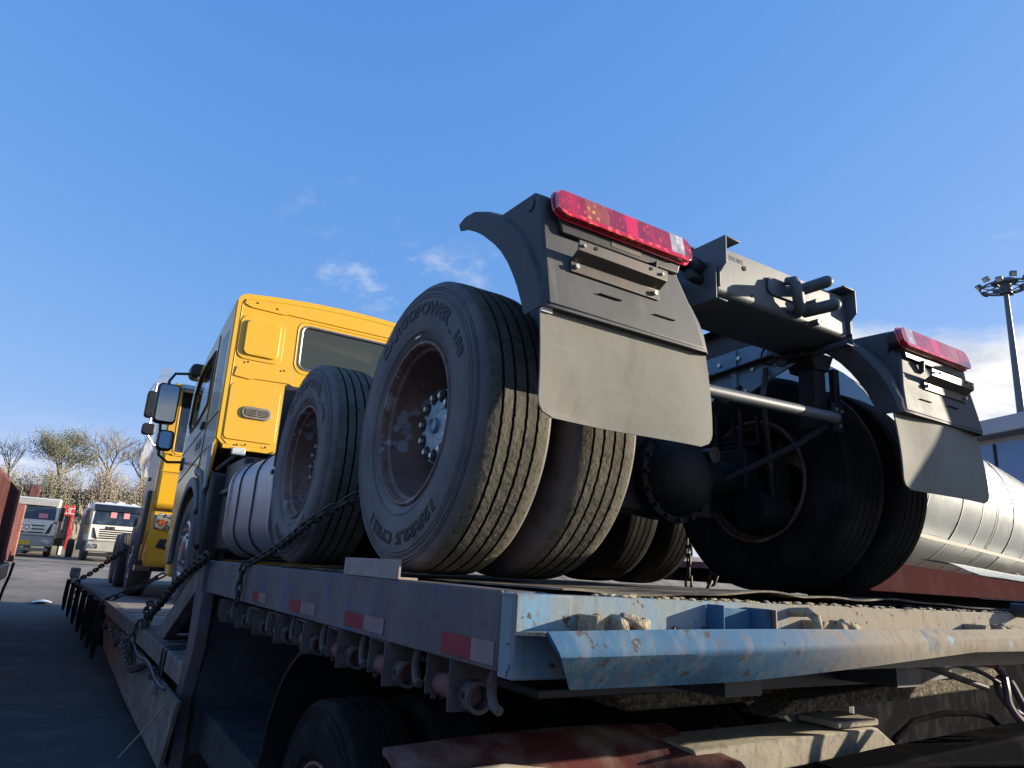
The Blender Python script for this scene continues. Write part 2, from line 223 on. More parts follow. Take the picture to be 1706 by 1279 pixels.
# ------------------------------------------------------------ mesh helpers
def V(*a): return Vector(a)
class MB:
    def __init__(s): s.bm = bmesh.new(); s.mi = 0
    def poly(s, vs, fs):
        b = [s.bm.verts.new(v) for v in vs]
        for f in fs:
            try: q = s.bm.faces.new([b[i] for i in f]); q.material_index = s.mi
            except ValueError: pass
        return s
    def box(s, x0, x1, y0, y1, z0, z1, Mx=None):
        v = [V(x, y, z) for z in (z0, z1) for y in (y0, y1) for x in (x0, x1)]
        if Mx: v = [Mx @ q for q in v]
        return s.poly(v, [(0, 2, 3, 1), (4, 5, 7, 6), (0, 1, 5, 4), (2, 6, 7, 3), (0, 4, 6, 2), (1, 3, 7, 5)])
    def prism(s, pts, ax, a, b, Mx=None):
        f = {'x': lambda u, v, t: V(t, u, v), 'y': lambda u, v, t: V(u, t, v), 'z': lambda u, v, t: V(u, v, t)}[ax]
        n = len(pts); v = [f(u, w, a) for u, w in pts]+[f(u, w, b) for u, w in pts]
        if Mx: v = [Mx @ q for q in v]
        return s.poly(v, [tuple(range(n))[::-1], tuple(range(n, 2*n))]+[(i, (i+1) % n, n+(i+1) % n, n+i) for i in range(n)])
    def lathe(s, prof, c, axis, n=24, a0=0, a1=2*math.pi, wob=None):
        ax = Vector(axis).normalized(); h = V(0, 0, 1) if abs(ax.z) < .9 else V(1, 0, 0)
        e1 = (h-ax*h.dot(ax)).normalized(); e2 = ax.cross(e1); c = Vector(c); full = abs(a1-a0-2*math.pi) < 1e-6
        m_ = n if full else n+1; vs_ = []
        for i in range(m_):
            t = a0+(a1-a0)*i/n; d = e1*math.cos(t)+e2*math.sin(t)
            for j, (x, r) in enumerate(prof):
                if wob: x = x+wob(j, i, t)
                vs_.append(c+ax*x+d*r)
        k = len(prof); fs = []
        for i in range(n if full else n):
            for j in range(k-1):
                a = i*k+j; b = ((i+1) % m_)*k+j; fs.append((a, b, b+1, a+1))
        return s.poly(vs_, fs)
    def rod(s, p0, p1, r, r1=None, n=12, caps=True):
        p0 = Vector(p0); p1 = Vector(p1); d = p1-p0; r1 = r if r1 is None else r1; ln = d.length
        pr = [(0, r), (ln, r1)]
        if caps: pr = [(0, 1e-5)]+pr+[(ln, 1e-5)]
        return s.lathe(pr, p0, d, n)
    def pin(s, p0, p1, r, n=14):
        p0 = Vector(p0); p1 = Vector(p1); d = p1-p0; ln = d.length
        return s.lathe([(0, 1e-5), (0, r)]+[(ln-r+r*math.sin(R(a)), r*math.cos(R(a))+1e-5) for a in (0, 25, 50, 70, 90)], p0, d, n)
    def tube(s, pts, r, n=8, closed=False):
        P = [Vector(p) for p in pts]; k = len(P); vs_ = []; prev = None
        for i, p in enumerate(P):
            t = (P[(i+1) % k]-P[i-1]) if closed else (P[min(i+1, k-1)]-P[max(i-1, 0)])
            t.normalize(); ref = prev if prev else (V(0, 0, 1) if abs(t.z) < .9 else V(1, 0, 0))
            e1 = (ref-t*ref.dot(t)).normalized(); e2 = t.cross(e1); prev = e1
            rr = r[i] if isinstance(r, (list, tuple)) else r
            for j in range(n): a = 2*math.pi*j/n; vs_.append(p+e1*(rr*math.cos(a))+e2*(rr*math.sin(a)))
        fs = [(i*n+j, i*n+(j+1) % n, ((i+1) % k)*n+(j+1) % n, ((i+1) % k)*n+j) for i in range(k if closed else k-1) for j in range(n)]
        if not closed: fs += [tuple(range(n))[::-1], tuple(range((k-1)*n, k*n))]
        return s.poly(vs_, fs)
    def sheet(s, f, nu, nv):
        vs_ = [f(i/nu, j/nv) for i in range(nu+1) for j in range(nv+1)]; k = nv+1
        return s.poly(vs_, [(i*k+j, (i+1)*k+j, (i+1)*k+j+1, i*k+j+1) for i in range(nu) for j in range(nv)])
    def ball(s, c, r, n=14, sq=(1, 1, 1)):
        m0 = len(s.bm.verts); c = Vector(c)
        g = bmesh.ops.create_icosphere(s.bm, subdivisions=2 if n < 20 else 3, radius=r)
        for v in g['verts']: v.co = V(v.co.x*sq[0], v.co.y*sq[1], v.co.z*sq[2])+c
        for f in {f for v in g['verts'] for f in v.link_faces}: f.material_index = s.mi
        return s
def rrect(x0, x1, z0, z1, r, n=4):
    o = []
    for cx, cz, a in ((x1-r, z1-r, 0), (x0+r, z1-r, 90), (x0+r, z0+r, 180), (x1-r, z0+r, 270)):
        for i in range(n+1): t = R(a+90*i/n); o.append((cx+r*math.cos(t), cz+r*math.sin(t)))
    return o
def wmat(o):
    mm = Matrix.LocRotScale(o.location, o.rotation_euler, o.scale)
    return wmat(o.parent) @ mm if o.parent else mm
SMALL = {'cover_bolt', 'bar_hole', 'panel_hole', 'plate_hole', 'gusset_bolt', 'hanger_bolt', 'wall_bolt', 'bolt', 'bracket_bolt', 'bracket_hole', 'ratchet', 'casting_rib', 'axle_bolt', 'cable_loom', 'vent_slat', 'foliage', 'stem', 'moulded_slit', 'plate_text', 'lettering', 'box_label', 'door_emblem'}
def build(name, mb, mat, parent=None, xf=None, bev=0, solid=0, ang=38, local=False, segs=2):
    bm = mb.bm
    if xf: bm.transform(xf)
    if parent and not local: bm.transform(wmat(parent).inverted())
    bmesh.ops.recalc_face_normals(bm, faces=bm.faces)
    me = bpy.data.meshes.new(name); bm.to_mesh(me); bm.free()
    for mm in (mat if isinstance(mat, (list, tuple)) else [mat]): me.materials.append(MATS[mm])
    me.polygons.foreach_set('use_smooth', [True]*len(me.polygons)); me.set_sharp_from_angle(angle=R(ang))
    o = bpy.data.objects.new(name, me); COL.objects.link(o)
    if parent: o.parent = parent
    if name in SMALL: o['kind'] = 'stuff'
    if solid: q = o.modifiers.new('solid', 'SOLIDIFY'); q.thickness = solid; q.offset = 0; q = o.modifiers.new('split', 'EDGE_SPLIT'); q.split_angle = R(ang)
    if bev:
        q = o.modifiers.new('bevel', 'BEVEL'); q.width = bev; q.segments = segs; q.limit_method = 'ANGLE'; q.angle_limit = R(40)
    return o
def tag(o, label=None, cat=None, group=None, kind=None):
    for k, v in (('label', label), ('category', cat), ('group', group), ('kind', kind)):
        if v: o[k] = v
    return o
def thing(name, label, cat, loc=(0, 0, 0), group=None, rz=0):
    o = bpy.data.objects.new(name, None); COL.objects.link(o); o.location = loc; o.rotation_euler = (0, 0, rz)
    o.empty_display_size = .1
    return tag(o, label, cat, group)
def copy_tree(o, parent=None):
    c = o.copy(); COL.objects.link(c); c.parent = parent
    for ch in [x for x in COL.objects if x.parent == o]: copy_tree(ch, c)
    return c
def text_verts(txt, size, ext, off=0.0):
    cu = bpy.data.curves.new('t', 'FONT'); cu.body = txt; cu.size = size; cu.extrude = ext; cu.resolution_u = 3; cu.offset = off
    ob = bpy.data.objects.new('t', cu); COL.objects.link(ob)
    me = bpy.data.meshes.new_from_object(ob.evaluated_get(bpy.context.evaluated_depsgraph_get()))
    vs_ = [v.co.copy() for v in me.vertices]; fs = [tuple(p.vertices) for p in me.polygons]
    bpy.data.objects.remove(ob); bpy.data.curves.remove(cu); bpy.data.meshes.remove(me)
    return vs_, fs
def text_flat(mb, txt, size, org, ex, ez, ext=.004, off=0.0, center=True):
    vs_, fs = text_verts(txt, size, ext, off)
    if not vs_: return mb
    org = Vector(org); ex = Vector(ex).normalized(); ez = Vector(ez).normalized(); nn = ex.cross(ez)
    w = (max(v.x for v in vs_)+min(v.x for v in vs_))/2 if center else 0
    return mb.poly([org+ex*(v.x-w)+ez*v.y+nn*v.z for v in vs_], fs)

# ------------------------------------------------------------ ground
GZ = -1.6
def gz(y):
    if y < 19: return GZ
    if y < 40: return GZ+(y-19)/21*1.0
    if y < 52: return -.6
    if y < 64: t = (y-52)/12; return -.6+3.9*t*t*(3-2*t)
    return 3.3
g = MB()
ys = [-400, -60, -20, -8]+[-6+i*1.5 for i in range(56)]+[90, 140, 300, 900]
xs = [-900, -200, -60, -20, -10, -6, -4, -2, 0, 2, 4, 8, 16, 30, 60, 200, 900]
k = len(xs)
g.poly([V(x, y, gz(y)) for y in ys for x in xs], [(j*k+i, j*k+i+1, (j+1)*k+i+1, (j+1)*k+i) for j in range(len(ys)-1) for i in range(k-1)])
tag(build('ground', g, 'ground'), kind='structure')

# ------------------------------------------------------------ wheels
RT, ZC = .529, .52
def tyre_mesh(tread_dirty=True, groove=4):
    b = MB()
    half = [(-.118, .297), (-.134, .312), (-.146, .345), (-.151, .39), (-.1515, .425), (-.148, .455), (-.142, .482), (-.133, .505), (-.124, .518), (-.112, .5255)]
    gx = [-.066, -.023, .023, .066]; tr = []; flags = []
    for q in gx:
        tr += [(q-.005, .529), (q-.0035, .516), (q+.0035, .516), (q+.005, .529)]
    prof = half+tr+[(-x, r) for x, r in half[::-1]]
    prof += [(.10, .296)]
    h = len(half)
    # sidewall ribs
    def wob(j, i, t):
        if h <= j < h+16: return .0013*(abs(((t*34) % 2)-1)-.5)*2*(1 if (j-h) % 4 in (0, 3) else .8)+.0012*noise.noise(V(t*30, j, 0))
        return 0
    b.lathe(prof, (0, 0, 0), (1, 0, 0), 180, wob=wob)
    b.bm.faces.ensure_lookup_table(); np_ = len(prof)-1
    for idx, f in enumerate(b.bm.faces):
        j = idx % np_
        f.material_index = 0 if (j < h-1 or j > h+15) else (2 if (j-h) % 4 in (0, 1, 2) and h <= j < h+16 and (j-h) % 4 != 3 else 1)
    for rr, xx in ((.335, -.1435), (.462, -.1475), (.474, -.1452), (.490, -.1395), (.498, -.136)):
        b.mi = 0; b.lathe([(xx-.0035, rr-.0022), (xx-.0045, rr), (xx-.0035, rr+.0022)], (0, 0, 0), (1, 0, 0), 120)
    return b
def sidewall_x(r):
    pts = [(.297, -.118), (.312, -.134), (.345, -.146), (.39, -.151), (.425, -.1515), (.455, -.148), (.482, -.142), (.505, -.133)]
    for (a, xa), (c, xc) in zip(pts, pts[1:]):
        if a <= r <= c: return xa+(xc-xa)*(r-a)/(c-a)
    return -.15
def wrap_text(mb, txt, size, r0, deg0, deg1, off=.0026):
    vs_, fs = text_verts(txt, size, .0016, off)
    w = max(v.x for v in vs_); P = []
    for v in vs_:
        a = R(deg0+(deg1-deg0)*v.x/w); r = r0+v.y
        P.append(V(sidewall_x(r)-.0012-v.z, -math.sin(a)*r, math.cos(a)*r))
    mb.poly(P, fs)
def rim_mesh(dish):
    b = MB()
    if dish:   # outer wheel of a dual pair, deep barrel
        pr = [(-.118, .299), (-.128, .303), (-.136, .298), (-.136, .290), (-.126, .284), (-.108, .281), (-.098, .270), (-.05, .262), (.0, .250), (.05, .238), (.095, .232), (.118, .222), (.125, .20), (.118, .155), (.118, .12)]
    else:
        pr = [(-.118, .299), (-.136, .303), (-.136, .290), (-.118, .282), (-.06, .262), (.02, .25), (.06, .24), (.04, .20), (-.02, .165), (-.03, .11), (-.03, 1e-4)]
    b.lathe(pr, (0, 0, 0), (1, 0, 0), 72)
    b.lathe([(.11, .297), (.13, .30), (.13, .285), (.10, .262), (.0, .25)], (0, 0, 0), (1, 0, 0), 48)
    return b
def hub_mesh():
    b = MB()
    b.lathe([(.16, .145), (-.015, .142), (-.024, .136), (-.024, .118), (-.030, .114), (-.036, .06), (-.036, .030)], (0, 0, 0), (1, 0, 0), 48)
    b.lathe([(-.036, .030), (-.050, .029), (-.052, .024), (-.044, .020), (-.044, 1e-4)], (0, 0, 0), (1, 0, 0), 24)
    # raised emblem strokes on the cap
    for p in ([(.075, .01), (.03, .05), (.02, -.035)], [(.03, .05), (-.012, .062)], [(.02, -.035), (-.03, -.055)], [(.03, .02), (-.02, .055), (-.065, .06)], [(.052, .01), (.03, -.012)]):
        b.tube([V(-.0355, y, z) for y, z in p], .0028, 6)
    b.mi = 1
    for i in range(11):
        a = 2*math.pi*i/11+.15; b.rod((-.026, .112*math.cos(a), .112*math.sin(a)), (-.0345, .112*math.cos(a), .112*math.sin(a)), .0245, n=16)
    b.mi = 2
    for i in range(11):
        a = 2*math.pi*i/11+.15; b.rod((-.028, .112*math.cos(a), .112*math.sin(a)), (-.049, .112*math.cos(a), .112*math.sin(a)), .0100, n=6)
    return b
def cap_mesh():     # bright cover of a steer wheel
    b = MB()
    b.lathe([(-.10, .285), (-.135, .275), (-.142, .25), (-.12, .22), (-.112, .17), (-.135, .15), (-.155, .10), (-.16, .06), (-.16, 1e-4)], (0, 0, 0), (1, 0, 0), 40)
    for i in range(10):
        a = 2*math.pi*i/10; b.rod((-.11, .195*math.cos(a), .195*math.sin(a)), (-.155, .195*math.cos(a), .195*math.sin(a)), .017, n=6)
    return b
LIB = thing('library', 'x', 'x')
WT = {}
def lib(name, mb, mat): o = build(name, mb, mat, None); COL.objects.unlink(o); return o
P_T = lib('tyre', tyre_mesh(), ['tyre_side', 'tyre_tread', 'tyre_groove'])
P_T2 = lib('tyre', tyre_mesh(), ['tyre_shaded', 'tyre_shaded', 'tyre_groove'])
P_RD = lib('wheel', rim_mesh(True), 'rim_rust'); P_RS = lib('wheel', rim_mesh(False), 'rim_rust')
P_H = lib('hub', hub_mesh(), ['hub_paint', 'tyre_groove', 'bolt_zinc'])
P_C = lib('wheel_cover', cap_mesh(), 'bright_steel')
tx = MB(); wrap_text(tx, 'CARGOPOWER', .066, .397, -45, 43); wrap_text(tx, '188', .05, .402, 53, 68); wrap_text(tx, '12R22.5', .056, .398, 136, 179); wrap_text(tx, 'CFR11', .056, .398, 184, 216)
tx.lathe([(-.1508, .389), (-.1545, .3905), (-.1545, .3925), (-.1508, .394)], (0, 0, 0), (1, 0, 0), 12, R(46), R(50))
P_L = lib('lettering', tx, 'tyre_letters')
bm_ = MB(); bm_.box(-.1405, -.137, -.018, .018, .316, .324); P_M = lib('balance_mark', bm_, 'white_paint')
bpy.data.objects.remove(LIB)
def inst(p, parent, loc=(0, 0, 0), rot=(0, 0, 0), name=None):
    o = p.copy(); COL.objects.link(o); o.parent = parent; o.location = loc; o.rotation_euler = rot
    if name: o.name = name
    return o
def wheel(parent, c, side=-1, dish=True, hub=True, cover=False, text=False, spin=0, label=None, shaded=False):
    c = Vector(c)-wmat(parent).translation
    o = inst(P_RD if dish else P_RS, parent, c, (spin, 0, 0 if side < 0 else math.pi))
    inst(P_T2 if shaded else P_T, o)
    if hub: inst(P_H, o)
    if cover: inst(P_C, o)
    if text: inst(P_L, o, rot=(-spin, 0, 0)); (inst(P_M, o) if not spin else None)
    if label: o['label'] = label
    return o

# ------------------------------------------------------------ lowboy trailer
XL = -1.30
T = thing('lowbed_trailer', 'dirty blue lowbed trailer with raised gooseneck deck and row of strap winches', 'trailer', (0, 0, GZ))
b = MB()   # left side beam of the gooseneck (C section)
b.prism([(-.80, -.03), (3.2, -.03), (3.2, -.245), (-.80, -.215)], 'x', XL, XL+.012)
b.box(XL+.0125, XL+.14, -.80, 3.2, -.040, -.0305); b.box(XL+.0125, XL+.10, -.80, 3.2, -.214, -.206)
build('side_beam', b, 'trailer_side', T, bev=.004)
b = MB(); b.box(1.288, 1.30, -.80, 3.2, -.24, -.03); b.box(1.16, 1.287, -.80, 3.2, -.040, -.0305); build('side_beam', b, 'trailer_side', T, bev=.004)
b = MB(); b.box(XL+.05, 1.28, -.50, 3.3, -.046, -.0405); build('deck_plate', b, 'trailer_dirty', T)
for y in (.3, .9, 1.5, 2.1, 2.7):
    b = MB(); b.box(-1.28, 1.27, y, y+.06, -.2, -.047); build('cross_member', b, 'trailer_dirty', T)
b = MB()   # front wall, folded plate with a corner post
b.box(XL+.002, 1.26, -.868, -.858, -.225, -.032); b.box(XL+.002, 1.26, -.857, -.50, -.042, -.0345)
b.box(XL+.003, XL+.013, -.857, -.801, -.225, -.034)
b.box(XL+.002, XL+.16, -.873, -.8685, -.222, -.035)
build('front_wall', b, 'trailer_front', T, bev=.005)
b = MB()   # stake pocket
b.box(-.518, -.503, -.965, -.869, -.125, -.045); b.box(-.66, -.519, -.90, -.869, -.125, -.05); b.box(-.668, -.661, -.93, -.869, -.125, -.04); build('stake_pocket', b, 'trailer_beam', T, bev=.003)
b = MB(); b.rod((-.511, -.972, -.128), (-.511, -.972, -.046), .008); build('pocket_pipe', b, 'bracket_steel', T)
def bracket(x, sc=1):    # twist lock bracket, two bent ears on a plate
    b = MB()
    b.box(x-.05*sc, x+.09*sc, -.90, -.869, -.14, -.118); b.box(x-.045*sc, x-.02*sc, -.945, -.869, -.117, -.075)
    b.prism([(-.87, -.117), (-.96, -.117), (-.975, -.10), (-.965, -.075), (-.93, -.07), (-.90, -.085), (-.87, -.072)], 'x', x+.005*sc, x+.028*sc)
    b.tube([V(x+.016*sc, -.955, -.075), V(x+.045*sc, -.96, -.082), V(x+.07*sc, -.962, -.10), V(x+.085*sc, -.955, -.09), V(x+.095*sc, -.94, -.115)], [.012, .016, .02, .018, .012], 8)
    b.ball((x+.06*sc, -.93, -.10), .018, sq=(1.2, 1, .9))
    build('lock_bracket', b, 'dirt', T, bev=.003)
bracket(-1.07, 1.1); bracket(-.20, 1.1); bracket(.78, 1.5)
b = MB(); b.tube([V(-.30, -.869, -.055), V(-.30, -.93, -.05), V(-.30, -.955, -.065), V(-.30, -.96, -.09), V(-.30, -.955, -.125)], .014, 10); build('rope_hook', b, 'dirt', T)
b = MB(); b.box(-.42, -.30, -.93, -.869, -.128, -.118); build('hook_plate', b, 'dirt', T, bev=.003)
b = MB(); b.rod((-.79, -.8685, -.108), (-.79, -.878, -.108), .008); b.rod((-.68, -.8685, -.108), (-.68, -.878, -.108), .008); build('wall_bolt', b, 'bracket_steel', T)
b = MB(); b.rod((1.135, -.94, -.018), (1.135, -.86, -.018), .028, n=20); b.rod((1.135, -.95, -.018), (1.135, -.939, -.018), .020, n=16); build('deck_pipe', b, 'dark_steel', T)
# bent bumper beam in front of the wall
def beam_f(u, v):
    x = -1.30+u*3.3; zt = -.107+.034*min(1, max(0, u)*1.1)+.003*math.sin(u*9); zb = -.213+.006*u+.055*max(0, min(1, (u-.18)/.35))**1.3-.012*max(0, u-.6)
    if u < .001: x += 0
    xl = x+(1-u)**8*(.05*v+.10*max(0, v-.35)); lean = 1-max(0, min(1, (u-.12)/.28))
    z = zt+(zb-zt)*v; bow = -.012*math.sin(v*math.pi)*(1 if v > 0 else 0)+.01*noise.noise(V(x*2, v*2, 3))
    return V(xl, -1.0-.022*min(v/.35, 1)+.135*lean*max(0, v-.35)+bow*.3, z-.02*v*lean)
b = MB(); b.sheet(beam_f, 60, 16); build('bumper_beam', b, 'trailer_beam', T, solid=.01)
b = MB()
b.sheet(lambda u, v: V(-1.30+u*3.3, -.996+v*.122, -.112+.034*min(1, u*1.1)+.003*math.sin(u*9)-.010*v), 40, 3); build('beam_shelf', b, 'dirt', T, solid=.008)
# retroreflective tape
def tape(y0, y1, ym, z0=-.195, z1=-.150, tilt=0):
    for (a, c, mt) in ((y0, ym, 'sticker_red'), (ym, y1, 'sticker_white')):
        b = MB(); b.box(XL-.0045, XL-.001, min(a, c), max(a, c), z0+tilt, z1+tilt); build('reflective_tape', b, mt, T)
tape(-.515, -.79, -.68, -.203, -.150); tape(.27, -.10, .075, -.203, -.155); tape(1.01, .63, .83, -.207, -.160); tape(1.75, 1.45, 1.6, -.21, -.165)
# strap winches hung under the side beam
def winch(y, z, first=False):
    dy = .17
    fr = MB()
    fr.box(XL+.005, XL+.115, y-.006, y, z-.112, z); fr.box(XL-.012, XL+.105, y-dy-.006, y-dy, z-.128, z); fr.box(XL+.004, XL+.11, y-dy, y-.006, z-.006, z)
    f = build('winch', fr, 'winch_steel', T, bev=.002)
    d = MB(); d.rod((XL+.055, y+.02, z-.085), (XL+.055, y-dy-.012, z-.085), .031, n=20); build('drum', d, 'red_primer', f)
    h = MB(); h.lathe([(0, .030), (0, .040), (.045, .040), (.045, .029), (.0, .029)], (XL+.055, y-dy-.012, z-.088), (0, -1, 0), 24)
    build('drum_head', h, 'winch_steel', f)
    s_ = MB()
    for i in range(5):
        a = 2*math.pi*i/5+.5; s_.rod((XL+.055+.0385*math.cos(a), y-dy-.035, z-.088+.0385*math.sin(a)), (XL+.055+.0412*math.cos(a), y-dy-.035, z-.088+.0412*math.sin(a)), .010, n=10)
    build('bar_hole', s_, 'tyre_groove', f)
    r_ = MB()
    for i in range(9):
        a = 2*math.pi*i/9; r_.box(-.006, .006, -.004, .004, .028, .046, Matrix.Translation((XL+.055, y+.012, z-.085)) @ Matrix.Rotation(a, 4, 'Y'))
    build('ratchet', r_, 'winch_steel', f)
    hk = MB(); yy = y-dy-.185
    hk.tube([V(XL+.03, yy+.02, z+.004), V(XL+.028, yy+.03, z-.03), V(XL+.025, yy+.025, z-.062), V(XL+.022, yy+.005, z-.085), V(XL+.02, yy-.022, z-.09)], .0125, 8); build('rope_hook', hk, 'winch_steel', T)
for i in range(8): winch(-.415+.44*i, -.213-.0068*i)
# drop of the gooseneck and ramp
b = MB(); b.prism([(3.2, -.03), (3.33, -.03), (3.42, -.30), (3.38, -.60), (3.55, -1.0), (3.50, -1.45), (3.30, -1.45), (3.34, -.98), (3.12, -.62), (3.12, -.245), (3.2, -.245)], 'x', XL-.035, XL+.05)
build('drop_post', b, 'trailer_side', T, bev=.006)
b = MB(); b.prism([(3.32, -.05), (3.42, -.05), (5.1, -.66), (5.1, -.75), (4.8, -.75), (3.40, -.24)], 'x', XL-.03, XL+.06); build('ramp_stringer', b, 'trailer_dirty', T, bev=.005)
b = MB(); b.prism([(3.32, -.05), (3.42, -.05), (5.1, -.66), (5.1, -.75), (4.8, -.75), (3.40, -.24)], 'x', 1.24, 1.33); build('ramp_stringer', b, 'trailer_dirty', T, bev=.005)
b = MB(); b.prism([(3.36, -.06), (5.1, -.68), (5.1, -.71), (3.36, -.09)], 'x', XL+.065, 1.235); build('ramp_plate', b, 'trailer_dirty', T)
b = MB(); b.box(-1.24, 1.24, 3.21, 3.24, -1.3, -.05); build('drop_wall', b, 'dark_steel', T)
EDGE = [(3.3, -1.365), (5.45, -1.415), (9, -1.52), (12.45, -1.63), (15.5, -1.76), (18.6, -1.90)]
def ex(y):
    for (a, xa), (c, xc) in zip(EDGE, EDGE[1:]):
        if y <= c: return xa+(xc-xa)*(y-a)/(c-a)
    return EDGE[-1][1]
b = MB(); z0, z1 = -.875, -.722
for (a, xa), (c, xc) in zip(EDGE, EDGE[1:]):
    b.poly([V(xa, a, z1), V(xc, c, z1), V(xc, c, z0), V(xa, a, z0), V(xa+.1, a, z1), V(xc+.1, c, z1), V(xc+.1, c, z0), V(xa+.1, a, z0)], [(0, 1, 2, 3), (4, 7, 6, 5), (0, 4, 5, 1), (3, 2, 6, 7)]+([(0, 3, 7, 4)] if a < 4 else [])+([(1, 5, 6, 2)] if c > 18 else []))
bmesh.ops.remove_doubles(b.bm, verts=b.bm.verts, dist=1e-4)
build('lower_side_beam', b, 'trailer_dirty', T, bev=.006)
for i in range(76):
    y = 3.32+i*.2; b = MB(); j = random.uniform(-.006, .006); xa = ex(y)+.102
    b.box(xa, -xa-.0, y, y+.19, -.775, -.728+j); build('plank', b, 'wood', T)
b = MB(); b.box(1.36, 1.46, 3.3, 18.6, -.875, -.722); build('lower_side_beam', b, 'trailer_dirty', T)
b = MB()   # skirt panel under the lower deck
b.prism([(3.0, -.93), (11.2, -.95), (11.6, -1.2), (10.6, -1.46), (6.4, -1.46), (3.3, -1.40)], 'x', -1.40, -1.37); build('side_skirt', b, 'trailer_dirty', T, bev=.004)
b = MB(); b.tube([V(-1.44, 3.3+i*.28, -.90-.025*math.sin(i*1.1)) for i in range(30)], .012, 6); build('lashing_rail', b, 'dark_steel', T)
for y in (4.2, 6.0, 7.8, 9.6):
    b = MB(); b.box(-1.45, -1.402, y, y+.05, -.97, -.88); build('rail_bracket', b, 'bracket_steel', T, bev=.004)
b = MB(); b.rod((-1.40, 7.0, -1.0), (-1.47, 6.95, -1.0), .04, n=14); build('marker_lamp', b, 'sticker_white', T)
b = MB(); b.box(-1.445, -1.402, 3.95, 4.01, -1.04, -.96); build('marker_lamp', b, 'sticker_white', T, bev=.006)
for y in (12.4, 13.6, 14.8, 16.0):
    for x, sd in ((-1.30, -1), (1.30, 1)): wheel(T, (x, y, GZ+.40), sd, dish=False, hub=False, shaded=True).scale = (.75, .75, .75)
for i in range(7):
    y = 9.4+i*1.0+i*i*.07; xe = ex(y)-.012; b = MB(); b.prism([(xe, -.76), (xe-.09, -.76), (xe-.10, -1.2), (xe-.07, -1.46), (xe-.03, -1.48), (xe, -1.3)], 'y', y, y+.05, Matrix.Translation((0, y, -.76)) @ Matrix.Rotation(R(random.uniform(-4, 10)), 4, 'X') @ Matrix.Translation((0, -y, .76))); build('side_flap', b, 'tyre_shaded', T, bev=.012)
for y in (3.95, 4.12):
    b = MB(); b.tube([V(-.6, y+.05, -.712), V(-1.36, y, -.712), V(-1.39, y, -.73), V(-1.395, y, -.9), V(-1.39, y-.03, -1.0)], .009, 6); build('tie_cable', b, 'black_hose', T)
b = MB(); b.tube([V(-1.42, 3.25, -.98), V(-1.50, 3.4, -1.15), V(-1.62, 3.6, -1.38)], .006, 6); build('tie_cord', b, 'angle_steel', T)
b = MB(); b.box(-1.1, 1.1, 3.4, 18, -1.15, -.90); build('main_frame', b, 'trailer_dirty', T)
b = MB(); b.box(-1.93, -1.72, 18.0, 18.7, -.72, -.50); build('rear_block', b, 'trailer_dirty', T, bev=.02)
b = MB(); b.prism([(-.80, -.30), (-.80, -.235), (3.2, -.26), (3.2, -.75), (2.6, -.75), (2.2, -.40)], 'x', -.52, -.36); build('gooseneck_rail', b, 'dark_steel', T)
b = MB(); b.prism([(-.80, -.30), (-.80, -.235), (3.2, -.26), (3.2, -.75), (2.6, -.75), (2.2, -.40)], 'x', .36, .52); build('gooseneck_rail', b, 'dark_steel', T)
b = MB(); b.box(-1.0, 1.1, -.545, .9, -.33, -.305); build('kingpin_plate', b, 'dark_steel', T, bev=.004)
b = MB(); b.prism([(-1.27, -.226), (1.2, -.226), (1.2, -.33), (-.30, -.33), (-.75, -.29)], 'y', -.56, -.548); build('front_skirt', b, 'dark_steel', T)
# caked dirt along the front lip
b = MB()
for i in range(230):
    x = random.uniform(-1.05, 1.2); r_ = random.uniform(.004, .0085); b.ball((x, -.862+random.uniform(-.004, .02), -.031+random.uniform(-.003, .004)), r_, 8, (2.2, 1, .55))
d = build('dirt_crust', b, 'dirt', T); d['kind'] = 'stuff'
# angle iron lying on the edge of the deck
b = MB(); b.prism([(XL-.004, -.0295), (XL+.065, -.0295), (XL+.065, -.0225), (XL+.004, -.0225), (XL+.004, .032), (XL-.004, .032)], 'y', -.18, .335)
tag(build('angle_iron', b, 'angle_steel', bev=.0012), 'short piece of rusty angle iron lying on the deck edge before the big left tyre', 'angle iron')
# wrinkled sheet under the tyres
def mat_f(u, v):
    x = -1.14+u*2.42; y = -.845+v*2.75+.03*math.sin(x*3)
    e = max(0, 1-v*5); z = -.0245+.016*max(0, noise.noise(V(x*2.1, y*1.4, .5)))+e*(.020*(math.sin(x*2.3+1.1)*.5+.5)+.012*noise.noise(V(x*4, 1, 7)))
    return V(x, y, z)
b = MB(); b.sheet(mat_f, 80, 30)
tag(build('deck_mat', b, 'mat_rubber', solid=.005), 'thin wrinkled dusty sheet lying on the deck under the rear tyres', 'mat')

# ------------------------------------------------------------ tractor unit standing on the trailer, seen from behind
A = thing('yellow_tractor_unit', 'yellow tractor unit with its rear wheels on the raised deck, nearest the camera', 'truck', (0, 0, -.015), 'yellow tractor units loaded on the trailer')
for y, txt in ((0, True), (1.427, False)):
    for s in (-1, 1):
        wheel(A, (s*1.10, y, ZC), s, True, True, text=(s < 0), spin=0 if txt else .9, shaded=(s > 0))
        wheel(A, (s*.742, y, ZC), -s, True, False, shaded=(s > 0 or y > 1))
PA = Matrix.Translation((0, 0, .52)) @ Matrix.Rotation(R(-4), 4, 'X') @ Matrix.Translation((0, 0, -.52))
# frame rails: C sections with open side inward
for s in (-1, 1):
    b = MB(); x0, x1 = s*.400, s*.392
    b.box(min(x0, x1), max(x0, x1), -.60, 6.2, 1.0, 1.235); a_, c_ = sorted((s*.3915, s*.33))
    b.box(a_, c_, -.60, 6.2, 1.226, 1.2345); b.box(a_, c_, -.60, 6.2, 1.0005, 1.009)
    build('frame_rail', b, 'dark_steel', A, PA, bev=.003)
